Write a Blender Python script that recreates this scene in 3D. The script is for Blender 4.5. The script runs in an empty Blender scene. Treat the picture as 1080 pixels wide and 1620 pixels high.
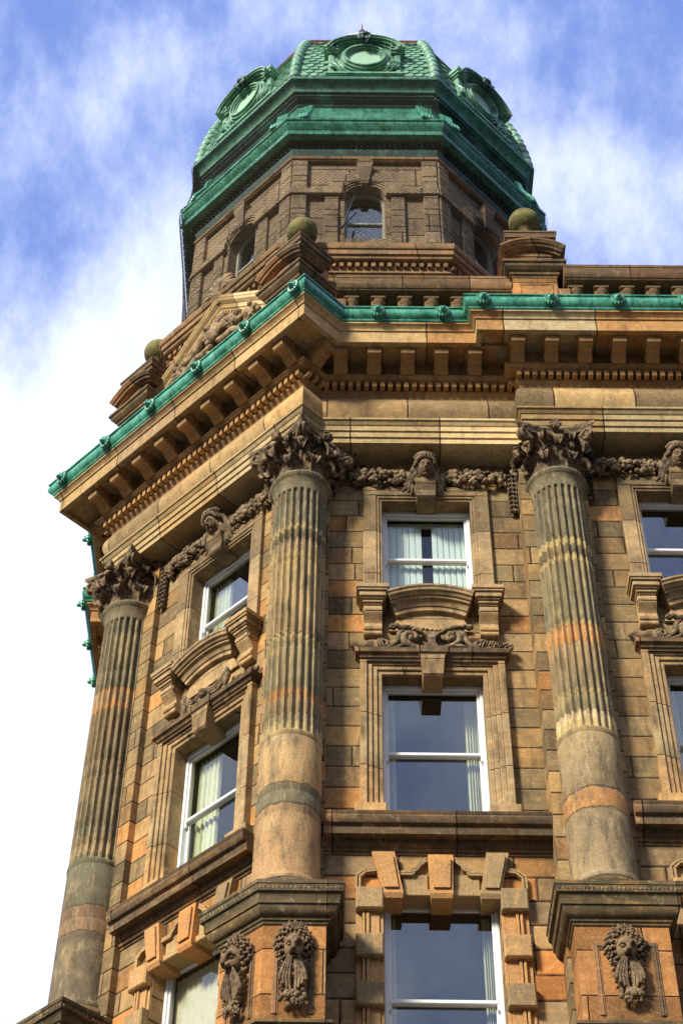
import bpy, bmesh, math, random
from mathutils import Vector, Matrix
from math import pi, sin, cos, tan, radians, sqrt, atan2, exp
random.seed(7)
sc = bpy.context.scene
COL = sc.collection

# ------------------------------------------------------------------ camera
FPX, PITCH, ROLL, PAN = 2786.88, 0.825863811, 0.0204664055, -0.015467046
fw = Vector((sin(PAN)*cos(PITCH), cos(PAN)*cos(PITCH), sin(PITCH)))
r0 = Vector((cos(PAN), -sin(PAN), 0)); u0 = r0.cross(fw)
rr = r0*cos(ROLL)+u0*sin(ROLL); uu = -r0*sin(ROLL)+u0*cos(ROLL)
cam_d = bpy.data.cameras.new('camera'); cam = bpy.data.objects.new('camera', cam_d); COL.objects.link(cam)
M = Matrix((rr, uu, -fw)).transposed().to_4x4(); M.translation = Vector((0, 0, 1.6)); cam.matrix_world = M
cam_d.sensor_width = 36; cam_d.sensor_fit = 'AUTO'; cam_d.lens = FPX/1620*36
cam_d.shift_x = (540-517.25)/1620; cam_d.shift_y = (820-810)/1620
cam_d.clip_start = 0.1; cam_d.clip_end = 3000
sc.camera = cam

# ------------------------------------------------------------------ world, sun, exposure
SUN_AZ = radians(222)      # compass style: measured from +Y towards +X
SUN_EL = radians(33)
w = bpy.data.worlds.new('World'); sc.world = w; w.use_nodes = True
nt = w.node_tree; nt.nodes.clear()
def N(tree, typ, **kw):
    n = tree.nodes.new(typ)
    for k, v in kw.items():
        if k == 'inp':
            for a, b in v.items(): n.inputs[a].default_value = b
        else: setattr(n, k, v)
    return n
out = N(nt, 'ShaderNodeOutputWorld'); bg = N(nt, 'ShaderNodeBackground'); bg.inputs['Strength'].default_value = 0.1
sky = N(nt, 'ShaderNodeTexSky', sky_type='NISHITA', sun_disc=False, sun_elevation=SUN_EL, sun_rotation=SUN_AZ)
tc = N(nt, 'ShaderNodeTexCoord')
def wm(op, a, b=None, c=None, clamp=False):
    n = N(nt, 'ShaderNodeMath', operation=op); n.use_clamp = clamp
    for i, v in enumerate((a, b, c)):
        if v is None: continue
        if isinstance(v, (int, float)): n.inputs[i].default_value = v
        else: nt.links.new(v, n.inputs[i])
    return n.outputs[0]
def wmix(f, a, b):
    n = N(nt, 'ShaderNodeMix', data_type='RGBA')
    for s, v in ((0, f), (6, a), (7, b)):
        if isinstance(v, (int, float)): n.inputs[s].default_value = v
        elif isinstance(v, tuple): n.inputs[s].default_value = v
        else: nt.links.new(v, n.inputs[s])
    return n.outputs[2]
def wnoise(scale, det=6, rough=.6, off=(0, 0, 0), st=(1, 1, 1)):
    m = N(nt, 'ShaderNodeMapping'); m.inputs['Location'].default_value = off; m.inputs['Scale'].default_value = st
    nt.links.new(tc.outputs['Generated'], m.inputs['Vector'])
    n = N(nt, 'ShaderNodeTexNoise'); n.inputs['Scale'].default_value = scale; n.inputs['Detail'].default_value = det
    n.inputs['Roughness'].default_value = rough; nt.links.new(m.outputs[0], n.inputs['Vector'])
    return n.outputs['Fac']
def wblob(d, r0_, r1_):
    """1 near direction d, 0 beyond r1 (chord length)"""
    d = Vector(d).normalized()
    n = N(nt, 'ShaderNodeVectorMath', operation='DISTANCE'); nt.links.new(tc.outputs['Generated'], n.inputs[0]); n.inputs[1].default_value = d
    mr = N(nt, 'ShaderNodeMapRange', interpolation_type='SMOOTHSTEP'); nt.links.new(n.outputs['Value'], mr.inputs[0])
    mr.inputs[1].default_value = r0_; mr.inputs[2].default_value = r1_; mr.inputs[3].default_value = 1; mr.inputs[4].default_value = 0
    return mr.outputs[0]
CLOUDS = [  # direction, inner, outer, weight : banks of cloud hung at fixed bearings in the sky
    ((0, -1, .45), .5, 1.45, .45), ((-1, -.3, .5), .3, 1.1, .7), ((-.17, .78, .60), .10, .33, 1.7),  # first bank is unseen, added behind the camera to whiten the front light
    ((-.152, .490, .857), .0, .075, .30), ((-.112, .468, .877), .0, .05, .32), ((-.107, .545, .832), .0, .065, .42), ((-.108, .60, .80), .0, .08, .4),
    ((-.03, .45, .892), .0, .09, .22), ((.05, .455, .89), .0, .07, .22), ((.150, .545, .825), .0, .10, .60), ((.11, .51, .85), .0, .06, .25),
    ((.13, .474, .872), .0, .08, -.05), ((-.168, .445, .878), .0, .07, -.15), ((-.14, .527, .838), .0, .05, -.2)]
acc = 0.0
for d, a, b, wt in CLOUDS:
    acc = wm('ADD', acc, wm('MULTIPLY', wblob(d, a, b), wt))
n1 = wnoise(5, 8, .62, (1.3, .4, 2.2), (1, 1, 1.3)); n2 = wnoise(13, 9, .66, (4, 2, 1), (1.5, .8, .9)); n5 = wnoise(30, 7, .65, (1, 2, 7), (1.4, 1, .8))
cl = wm('ADD', wm('ADD', wm('MULTIPLY', n1, 1.1), wm('MULTIPLY', n2, 1.35)), wm('MULTIPLY', n5, .3))
cl = wm('ADD', wm('SUBTRACT', cl, 1.50), acc)
mr = N(nt, 'ShaderNodeMapRange', interpolation_type='SMOOTHSTEP'); nt.links.new(cl, mr.inputs[0])
mr.inputs[1].default_value = -.3; mr.inputs[2].default_value = .80
n3 = wnoise(6, 6, .6, (7, 1, 3))
cloudcol = wmix(n3, (5.6, 6.5, 9.0, 1), (8.6, 9.0, 10.2, 1))
hsv = N(nt, 'ShaderNodeHueSaturation'); hsv.inputs['Saturation'].default_value = 1.0; hsv.inputs['Value'].default_value = 1.0
nt.links.new(sky.outputs[0], hsv.inputs['Color'])
skyc = wmix(.75, hsv.outputs[0], (1.75, 2.75, 6.9, 1))
skymix = wmix(mr.outputs[0], skyc, cloudcol)
sz = N(nt, 'ShaderNodeSeparateXYZ'); nt.links.new(tc.outputs['Generated'], sz.inputs[0])
hz = N(nt, 'ShaderNodeMapRange', interpolation_type='SMOOTHSTEP'); nt.links.new(sz.outputs[2], hz.inputs[0])
for i_, v_ in enumerate((.0, .58, .09, 1.0)): hz.inputs[i_+1].default_value = v_
dim = N(nt, 'ShaderNodeVectorMath', operation='SCALE'); nt.links.new(skymix, dim.inputs[0]); nt.links.new(hz.outputs[0], dim.inputs['Scale'])
nt.links.new(dim.outputs[0], bg.inputs['Color']); nt.links.new(bg.outputs[0], out.inputs['Surface'])
sun_d = bpy.data.lights.new('sun', 'SUN'); sun_d.energy = 4.3; sun_d.angle = radians(12); sun_d.color = (1, .94, .84)
sun = bpy.data.objects.new('sun', sun_d); COL.objects.link(sun)
sv = Vector((sin(SUN_AZ)*cos(SUN_EL), cos(SUN_AZ)*cos(SUN_EL), sin(SUN_EL)))
sun.rotation_euler = (-sv).to_track_quat('-Z', 'Y').to_euler(); sun.location = sv*100
sc.view_settings.view_transform = 'Standard'; sc.view_settings.look = 'None'; sc.view_settings.exposure = 0.55; sc.view_settings.gamma = 1
sc.cycles.max_bounces = 8; sc.cycles.diffuse_bounces = 2; sc.cycles.transparent_max_bounces = 16

# ------------------------------------------------------------------ material helpers
class Mat:
    def __init__(s, name):
        s.m = bpy.data.materials.new(name); s.m.use_nodes = True; s.t = s.m.node_tree; s.t.nodes.clear()
        s.out = N(s.t, 'ShaderNodeOutputMaterial'); s.p = N(s.t, 'ShaderNodeBsdfPrincipled')
        s.t.links.new(s.p.outputs[0], s.out.inputs['Surface']); s.tc = N(s.t, 'ShaderNodeTexCoord')
        s.obj = s.tc.outputs['Object']
    def L(s, v, i):
        if isinstance(v, (int, float)): i.default_value = v
        elif isinstance(v, tuple): i.default_value = v if len(v) != 3 or i.type != 'RGBA' else (*v, 1)
        else: s.t.links.new(v, i)
    def m_(s, op, a, b=None, c=None, clamp=False):
        n = N(s.t, 'ShaderNodeMath', operation=op); n.use_clamp = clamp
        for i, v in enumerate((a, b, c)):
            if v is not None: s.L(v, n.inputs[i])
        return n.outputs[0]
    def sep(s):
        n = N(s.t, 'ShaderNodeSeparateXYZ'); s.t.links.new(s.obj, n.inputs[0]); return n.outputs
    def comb(s, x, y, z):
        n = N(s.t, 'ShaderNodeCombineXYZ')
        for i, v in enumerate((x, y, z)): s.L(v, n.inputs[i])
        return n.outputs[0]
    def noise(s, scale, det=4, rough=.55, st=(1, 1, 1), vec=None, off=(0, 0, 0), col=False):
        mp = N(s.t, 'ShaderNodeMapping'); mp.inputs['Scale'].default_value = st; mp.inputs['Location'].default_value = off
        s.t.links.new(vec or s.obj, mp.inputs['Vector'])
        n = N(s.t, 'ShaderNodeTexNoise'); n.inputs['Scale'].default_value = scale; n.inputs['Detail'].default_value = det
        n.inputs['Roughness'].default_value = rough; s.t.links.new(mp.outputs[0], n.inputs['Vector'])
        return n.outputs['Color' if col else 'Fac']
    def white(s, x, y, z):
        n = N(s.t, 'ShaderNodeTexWhiteNoise', noise_dimensions='3D'); s.t.links.new(s.comb(x, y, z), n.inputs['Vector']); return n.outputs['Value']
    def ramp(s, f, stops, mode='LINEAR'):
        n = N(s.t, 'ShaderNodeValToRGB'); cr = n.color_ramp; cr.interpolation = mode
        while len(cr.elements) > 1: cr.elements.remove(cr.elements[-1])
        for i, (p, c) in enumerate(stops):
            e = cr.elements[0] if i == 0 else cr.elements.new(p)
            e.position = p; e.color = (*c, 1)
        s.L(f, n.inputs[0]); return n.outputs['Color']
    def mix(s, f, a, b, mode='MIX'):
        n = N(s.t, 'ShaderNodeMix', data_type='RGBA', blend_type=mode)
        s.L(f, n.inputs[0]); s.L(a, n.inputs[6]); s.L(b, n.inputs[7]); return n.outputs[2]
    def rng(s, v, a, b, c=0, d=1):
        n = N(s.t, 'ShaderNodeMapRange'); s.L(v, n.inputs[0])
        for i, q in enumerate((a, b, c, d)): n.inputs[i+1].default_value = q
        return n.outputs[0]
    def bump(s, h, strength=.5, dist=.02):
        n = N(s.t, 'ShaderNodeBump'); n.inputs['Strength'].default_value = strength; n.inputs['Distance'].default_value = dist
        s.L(h, n.inputs['Height']); s.t.links.new(n.outputs[0], s.p.inputs['Normal'])
    def fin(s, col, rough=.85, spec=.25, metal=0):
        s.L(col, s.p.inputs['Base Color']); s.L(rough, s.p.inputs['Roughness']); s.p.inputs['Metallic'].default_value = metal
        s.p.inputs['Specular IOR Level'].default_value = spec; return s.m

TAN = (.40, .25, .115); OCH = (.52, .32, .12); ORG = (.56, .235, .075); OLV = (.235, .17, .085); CRM = (.66, .49, .25); GRY = (.19, .145, .085); RED = (.45, .17, .07)
WALLPAL = [(0, (.235, .175, .085)), (.15, (.36, .235, .105)), (.36, (.31, .215, .098)), (.52, (.43, .27, .11)), (.64, (.50, .245, .085)), (.72, (.27, .20, .095)), (.86, (.42, .24, .095)), (.93, (.20, .155, .078))]
TRIMPAL = [(0, TAN), (.18, OCH), (.36, (.55, .27, .10)), (.5, CRM), (.62, (.34, .24, .12)), (.76, (.50, .33, .15)), (.9, (.60, .40, .17))]
LOWPAL = [(0, (.27, .19, .10)), (.22, ORG), (.42, (.37, .235, .11)), (.58, (.50, .25, .09)), (.72, OLV), (.86, (.45, .28, .12))]

def stone(name, pal, rows=.36, blk=1.15, joint=.010, jdark=(.022, .012, .008), seed=0, grain=1.0, stain=.5, bumpd=.014, jblk=None, warm=1.03):
    s = Mat(name); X, Y, Z = s.sep()
    wob = s.m_('MULTIPLY', s.m_('SUBTRACT', s.noise(3.5, 2), .5), .035)
    att = N(s.t, 'ShaderNodeAttribute', attribute_name='run')
    al = s.m_('ADD', att.outputs['Fac'], s.m_('MULTIPLY', wob, .6))
    if rows:
        zz = s.m_('ADD', s.m_('DIVIDE', Z, rows), s.m_('MULTIPLY', wob, .35))
        row = s.m_('FLOOR', zz); fz = s.m_('FRACT', zz)
        dz = s.m_('MULTIPLY', s.m_('MINIMUM', fz, s.m_('SUBTRACT', 1, fz)), rows)
    else:
        row = 0.0; dz = None
    off = s.white(row, seed+.5, 3.3)
    bl = s.m_('MULTIPLY', s.m_('ADD', .72, s.m_('MULTIPLY', s.white(row, seed+9.5, 1.3), .55)), blk)
    aa = s.m_('ADD', s.m_('DIVIDE', al, bl), s.m_('MULTIPLY', off, 7.31))
    colm = s.m_('FLOOR', aa); fa = s.m_('FRACT', aa)
    da = s.m_('MULTIPLY', s.m_('MINIMUM', fa, s.m_('SUBTRACT', 1, fa)), s.m_('MULTIPLY', bl, 1.1))
    d = s.m_('MINIMUM', da, dz) if dz is not None else da
    idv = s.white(row, colm, seed+.1); idb = s.white(row, colm, seed+5.7)
    base = s.ramp(idv, pal, 'CONSTANT')
    # within-block figure: bedding streaks, iron staining, soot
    big = s.noise(1.3, 5, .6, off=(seed, 0, 0)); strk = s.noise(2.2, 5, .6, st=(2.4, 2.4, .5), off=(seed*2, 3, 1)); bed = s.noise(3, 4, .6, st=(.5, .5, 5))
    fine = s.noise(38, 4, .7); med = s.noise(9, 5, .65)
    base = s.mix(s.rng(bed, .45, .75, 0, .45), base, (.60, .30, .10))
    base = s.mix(s.rng(big, .47, .66, 0, min(.85, stain*1.25)), base, (.15, .11, .06))
    base = s.mix(s.rng(strk, .53, .68, 0, .75*stain+.2), base, (.075, .052, .03))
    base = s.mix(s.rng(med, .56, .76, 0, .35), base, (.66, .50, .27))
    v = s.m_('ADD', s.m_('ADD', .56, s.m_('MULTIPLY', idb, .56)), s.m_('MULTIPLY', s.m_('SUBTRACT', fine, .5), 1.1*grain))
    v = s.m_('MULTIPLY', v, s.rng(med, .25, .75, .78, 1.2))
    hs = N(s.t, 'ShaderNodeHueSaturation'); s.L(base, hs.inputs['Color']); s.L(v, hs.inputs['Value']); hs.inputs['Saturation'].default_value = warm
    c = hs.outputs[0]
    jm = s.rng(d, joint*.7, joint*1.3, 1, 0)
    jm = s.m_('MULTIPLY', jm, s.rng(s.noise(6, 3), .3, .6, .45, 1))
    c = s.mix(jm, c, jdark)
    h = s.m_('ADD', s.m_('MULTIPLY', s.rng(d, 0, joint*2.2), 1.5), s.m_('ADD', s.m_('MULTIPLY', fine, .35*grain), s.m_('MULTIPLY', med, .5)))
    s.bump(h, .8, bumpd)
    return s.fin(c, .88, .2)

def blockstone(name, pal, seed=0):
    s = Mat(name); oi = N(s.t, 'ShaderNodeObjectInfo'); geo = s.noise(2.5, 4, .6, off=(seed, 0, 0))
    base = s.ramp(oi.outputs['Random'], pal, 'CONSTANT')
    med = s.noise(9, 5, .65); fine = s.noise(38, 4, .7); strk = s.noise(3, 5, .6, st=(2, 2, .5))
    base = s.mix(s.rng(geo, .48, .7, 0, .5), base, (.20, .14, .075)); base = s.mix(s.rng(strk, .55, .72, 0, .5), base, (.62, .34, .12))
    base = s.mix(s.rng(med, .56, .72, 0, .4), base, (.10, .065, .035))
    hs = N(s.t, 'ShaderNodeHueSaturation'); s.L(base, hs.inputs['Color']); s.L(s.rng(fine, .25, .75, .6, 1.4), hs.inputs['Value'])
    s.bump(s.m_('ADD', s.m_('MULTIPLY', fine, .5), med), .8, .014); return s.fin(hs.outputs[0], .88, .2)

def drumstone(name, bands, z0, z1, seed=0):
    """column shaft: one colour per drum, yellow and black staining at the bed joints"""
    s = Mat(name); X, Y, Z = s.sep()
    ang = s.m_('ARCTAN2', Y, X)
    wob = s.m_('MULTIPLY', s.m_('SUBTRACT', s.noise(6, 4, .6, off=(seed, 0, 0)), .5), .14)
    f = s.m_('DIVIDE', s.m_('SUBTRACT', s.m_('ADD', Z, wob), z0), z1-z0)
    base = s.ramp(f, [(max(0, (z-z0)/(z1-z0)), c) for z, c in bands], 'CONSTANT')
    soft = s.ramp(f, [(max(0, (z-z0)/(z1-z0)), c) for z, c in bands], 'LINEAR')
    base = s.mix(.25, base, soft)
    v1 = s.noise(7, 5, .65, st=(1, 1, .28), off=(seed, 2, 0)); v2 = s.noise(2.0, 4, .6, off=(seed, 5, 1)); fine = s.noise(42, 4, .7)
    base = s.mix(s.rng(v1, .46, .66, 0, .72), base, (.085, .072, .045))
    base = s.mix(s.rng(v2, .54, .72, 0, .45), base, (.52, .36, .15))
    v3 = s.noise(16, 4, .6, st=(1, 1, .2), off=(seed, 9, 0)); base = s.mix(s.rng(v3, .56, .7, 0, .4), base, (.60, .46, .24))
    hs = N(s.t, 'ShaderNodeHueSaturation'); s.L(base, hs.inputs['Color']); s.L(s.rng(fine, .25, .75, .6, 1.35), hs.inputs['Value'])
    s.bump(s.m_('ADD', fine, s.m_('MULTIPLY', v1, .7)), .7, .012)
    return s.fin(hs.outputs[0], .88, .2)

def carved(name, lo=(.045, .032, .022), hi=(.36, .24, .125), bal=.5, seed=0, bs=.9):
    s = Mat(name)
    a = s.noise(11, 5, .7, off=(seed, 0, 0)); b = s.noise(45, 3, .7); g = s.noise(3, 3, .6, off=(0, seed, 2))
    f = s.m_('ADD', s.m_('MULTIPLY', a, .7), s.m_('MULTIPLY', g, .3))
    c = s.mix(s.rng(f, bal-.10, bal+.12), lo, hi)
    c = s.mix(s.rng(b, .58, .72, 0, .4), c, (.42, .31, .18))
    s.bump(s.m_('ADD', a, s.m_('MULTIPLY', b, .6)), bs, .02)
    return s.fin(c, .8, .3)

def copper(name, a=(.03, .30, .17), b=(.10, .55, .36), dark=(.008, .05, .03), amt=.45, rough=.5, streak=.3):
    s = Mat(name)
    n = s.noise(4, 5, .65); st = s.noise(14, 5, .65, st=(1, 1, .12)); f = s.noise(50, 3, .6); bl = s.noise(1.4, 4, .6, off=(3, 3, 3))
    c = s.mix(s.rng(n, .35, .65), a, b)
    c = s.mix(s.rng(bl, .54, .7, 0, .5), c, (.16, .54, .36))
    c = s.mix(s.rng(st, .5, .66, 0, streak+.35), c, dark)
    c = s.mix(s.rng(n, .60, .76, 0, amt), c, dark)
    c = s.mix(s.rng(s.noise(8, 4, .6, off=(9, 0, 0)), .66, .74, 0, .6), c, (.35, .30, .06))
    s.bump(s.m_('ADD', st, s.m_('MULTIPLY', f, .4)), .5, .01)
    return s.fin(c, rough, .5)

def plain(name, c, rough=.6, spec=.4, var=.12, bumpd=.003, sc_=12):
    s = Mat(name); n = s.noise(sc_, 5, .65); f = s.noise(sc_*5, 3, .6)
    cc = s.mix(s.rng(n, .3, .7), tuple(x*(1-var) for x in c), tuple(min(1, x*(1+var)) for x in c))
    s.bump(s.m_('ADD', n, f), .4, bumpd); return s.fin(cc, rough, spec)

M_WALL = stone('ashlar_sandstone', WALLPAL, .365, 1.25)
M_WALL2 = stone('ashlar_sandstone_channelled', LOWPAL, .365, 1.2, joint=.014, seed=3, stain=.55)
M_TRIM = stone('moulded_sandstone', TRIMPAL, 0, 1.35, joint=.010, seed=1, stain=.35)
M_FRIEZE = stone('frieze_sandstone', [(0, (.44, .29, .13)), (.3, (.56, .36, .15)), (.55, (.36, .26, .13)), (.75, (.60, .41, .18)), (.9, (.50, .30, .13))], 0, 1.25, joint=.010, seed=4, stain=.3)
M_CORONA = stone('cornice_sandstone', [(0, (.56, .38, .17)), (.25, (.64, .50, .27)), (.45, (.54, .29, .11)), (.62, (.36, .25, .13)), (.78, (.66, .46, .19))], 0, 1.45, joint=.010, seed=6, stain=.25)
M_ARCH = stone('architrave_sandstone', [(0, (.58, .43, .21)), (.3, (.64, .49, .25)), (.55, (.50, .34, .15)), (.78, (.60, .41, .18))], 0, 1.9, joint=.009, seed=7, stain=.22)
M_BRACK = stone('bracket_sandstone', [(0, (.44, .25, .10)), (.5, (.52, .33, .15)), (.8, (.38, .22, .10))], 0, 3, joint=0.001, seed=2, stain=.4)
M_SURR = stone('window_surround_sandstone', [(0, (.40, .27, .13)), (.3, (.52, .31, .13)), (.55, (.35, .25, .13)), (.75, (.50, .36, .18))], .95, 4, joint=.005, seed=5, stain=.55)
M_BLOCK = blockstone('dressed_block_sandstone', [(0, (.50, .26, .095)), (.22, (.36, .24, .11)), (.45, (.48, .28, .11)), (.66, (.28, .195, .095)), (.85, (.44, .29, .12))])
M_BLOCKO = blockstone('orange_keyblock_sandstone', [(0, (.56, .25, .075)), (.5, (.52, .27, .09))], 4)
M_SOOT = stone('sooty_sandstone', [(0, (.22, .13, .07)), (.4, (.30, .16, .08)), (.7, (.15, .10, .055))], 0, 1.6, joint=.008, seed=8, stain=.7)
M_MOSS = stone('mossy_cap_sandstone', [(0, (.085, .07, .035)), (.5, (.05, .06, .022)), (.8, (.11, .075, .04))], 0, 1.6, joint=.004, seed=9, stain=.7)
M_TOWER = stone('tower_sandstone', [(0, (.24, .175, .095)), (.3, (.16, .125, .07)), (.55, (.31, .22, .11)), (.85, (.20, .145, .08))], .60, 1.5, joint=.014, seed=12, stain=.5, warm=.9)
M_TBASE = stone('tower_base_sandstone', [(0, (.33, .20, .10)), (.4, (.50, .29, .11)), (.7, (.27, .18, .09))], 0, 1.2, joint=.007, seed=13, stain=.45)
M_RAIL = stone('parapet_sandstone', [(0, (.26, .15, .08)), (.35, (.40, .22, .095)), (.7, (.19, .12, .065))], 0, 1.5, joint=.007, seed=14, stain=.6)
M_PED = stone('pedestal_sandstone', [(0, (.54, .25, .085)), (.35, (.46, .26, .11)), (.6, (.38, .25, .125)), (.8, (.50, .23, .08))], .62, 2.2, joint=.007, seed=15, stain=.45)
M_CARV = carved('carved_blackened_stone', (.028, .02, .014), (.30, .20, .10), .50)
M_CARV2 = carved('carved_weathered_stone', (.035, .024, .014), (.37, .255, .13), .50, 3)
M_CARV3 = carved('carved_pale_stone', (.05, .034, .018), (.44, .30, .15), .49, 5)
M_FACE = carved('carved_face_stone', (.07, .045, .024), (.28, .18, .088), .50, 7, .45)
B1 = (.20, .165, .09); B2 = (.36, .25, .12); YEL = (.46, .34, .13); DK = (.09, .07, .045); OR2 = (.50, .24, .08); BG = (.25, .195, .10)
M_DRUM1 = drumstone('column_stone_corner', [(14.8, (.42, .25, .11)), (15.6, (.46, .28, .12)), (15.98, DK), (16.0, B1), (16.3, DK), (16.33, (.50, .31, .13)), (17.0, (.44, .29, .13)), (17.28, YEL), (17.4, BG), (17.85, OR2), (18.0, BG), (19.0, YEL), (19.06, DK), (19.1, B2), (20.7, YEL), (20.8, B2), (21.05, DK), (21.28, YEL), (21.36, B1)], 14.8, 22.6, 1)
M_DRUM2 = drumstone('column_stone_front', [(14.8, (.33, .235, .12)), (15.86, DK), (15.88, OR2), (16.2, DK), (16.22, (.30, .215, .11)), (17.25, YEL), (17.42, CRM), (17.55, DK), (17.57, BG), (17.9, YEL), (17.95, BG), (18.85, OR2), (19.2, YEL), (19.26, B1), (20.5, YEL), (20.62, DK), (20.85, YEL), (21.0, B1)], 14.8, 22.6, 4)
M_DRUM3 = drumstone('column_stone_side', [(14.8, GRY), (15.95, DK), (15.97, (.30, .18, .09)), (16.4, DK), (16.42, (.17, .145, .085)), (17.2, (.14, .14, .07)), (17.35, B2), (17.7, B1), (20.2, OR2), (20.32, B2), (20.55, OR2), (20.62, B1)], 14.8, 22.6, 8)
M_GUT = copper('verdigris_gutter', (.012, .14, .07), (.11, .42, .27), amt=.75, rough=.28, streak=.3)
M_COP = copper('verdigris_sheet', (.025, .11, .068), (.10, .29, .19), amt=.8)
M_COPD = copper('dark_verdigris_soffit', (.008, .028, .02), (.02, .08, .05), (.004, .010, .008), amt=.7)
M_TILE = copper('verdigris_tiles', (.07, .21, .12), (.27, .47, .30), (.015, .05, .03), amt=.65, streak=.15)
M_CAPR = plain('pale_lead_roof', (.55, .50, .50), .5, .4, .15)
M_RUST = plain('rusty_capping', (.16, .05, .03), .7, .3, .4)
M_WHITE = plain('white_window_paint', (.78, .77, .72), .4, .5, .08)
M_CREAMP = plain('cream_window_paint', (.36, .34, .26), .5, .4, .15)
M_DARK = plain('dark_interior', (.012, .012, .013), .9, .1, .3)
M_CURT = plain('pale_curtain', (.68, .68, .46), .8, .2, .15)
M_BALL = plain('lichened_ball_stone', (.15, .13, .045), .9, .2, .7, .03, 4)
M_ROOF = plain('roof_lead', (.08, .08, .09), .7, .3, .2)
M_PAVE = plain('paving', (.13, .125, .12), .85, .2, .2, .01, 2)
M_ROAD = plain('asphalt', (.05, .05, .052), .9, .2, .2, .01, 3)
M_WIRE = plain('black_cable', (.01, .01, .01), .5, .3)
def blind_mat():
    s = Mat('vertical_blind'); X, Y, Z = s.sep()
    f = s.m_('FRACT', s.m_('DIVIDE', X, .09)); m = s.rng(f, 0, .07, 1, 0)
    c = s.mix(m, (.72, .82, .76), (.16, .26, .26)); c = s.mix(s.rng(s.noise(2, 3), .3, .7, 0, .4), c, (.85, .90, .86))
    s.bump(s.m_('MULTIPLY', f, 1), .6, .02); return s.fin(c, .7, .3)
M_BLIND = blind_mat(); M_SLAT = plain('cream_slats', (.62, .56, .38), .7, .3, .1)
def glass_mat(name, base=.10, tint=(.92, .94, .92, 1)):
    s = Mat(name); s.t.nodes.remove(s.p)
    g = N(s.t, 'ShaderNodeBsdfGlossy'); g.inputs['Roughness'].default_value = .01; g.inputs['Color'].default_value = (.9, .95, 1, 1)
    t = N(s.t, 'ShaderNodeBsdfTransparent'); t.inputs['Color'].default_value = tint
    fr = N(s.t, 'ShaderNodeLayerWeight'); fr.inputs['Blend'].default_value = .5; frf = s.m_('MULTIPLY', s.m_('POWER', fr.outputs['Facing'], 3), .5)
    bmp = N(s.t, 'ShaderNodeBump'); bmp.inputs['Strength'].default_value = .04; bmp.inputs['Distance'].default_value = .05
    s.L(s.noise(1.3, 2), bmp.inputs['Height']); s.t.links.new(bmp.outputs[0], g.inputs['Normal'])
    mx = N(s.t, 'ShaderNodeMixShader'); f = s.m_('ADD', frf, base, clamp=True)
    s.t.links.new(f, mx.inputs[0]); s.t.links.new(t.outputs[0], mx.inputs[1]); s.t.links.new(g.outputs[0], mx.inputs[2])
    s.t.links.new(mx.outputs[0], s.out.inputs['Surface']); return s.m
M_GLASS = glass_mat('window_glass', .09); M_GLASS2 = glass_mat('window_glass_clear', .03)
def net_mat(cov=.13):
    s = Mat('netting_mesh'); X, Y, Z = s.sep()
    al = s.m_('SUBTRACT', s.m_('MULTIPLY', X, .8), s.m_('MULTIPLY', Y, .6))
    wob = s.m_('MULTIPLY', s.m_('SUBTRACT', s.noise(1.2, 2), .5), .25)
    p1 = s.m_('FRACT', s.m_('MULTIPLY', s.m_('ADD', s.m_('ADD', al, Z), wob), 11)); p2 = s.m_('FRACT', s.m_('MULTIPLY', s.m_('ADD', s.m_('SUBTRACT', al, Z), wob), 11))
    g = s.m_('MAXIMUM', s.m_('LESS_THAN', p1, cov), s.m_('LESS_THAN', p2, cov))
    s.fin((.035, .026, .014), .9, .1)
    t = N(s.t, 'ShaderNodeBsdfTransparent'); mx = N(s.t, 'ShaderNodeMixShader')
    s.t.links.new(g, mx.inputs[0]); s.t.links.new(t.outputs[0], mx.inputs[1]); s.t.links.new(s.p.outputs[0], mx.inputs[2])
    s.t.links.new(mx.outputs[0], s.out.inputs['Surface']); return s.m
M_NET = net_mat(.10); M_NET2 = net_mat(.55)
M_PANEG = plain("pale_green_pane", (.36, .56, .38), .35, .5, .1)

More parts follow.
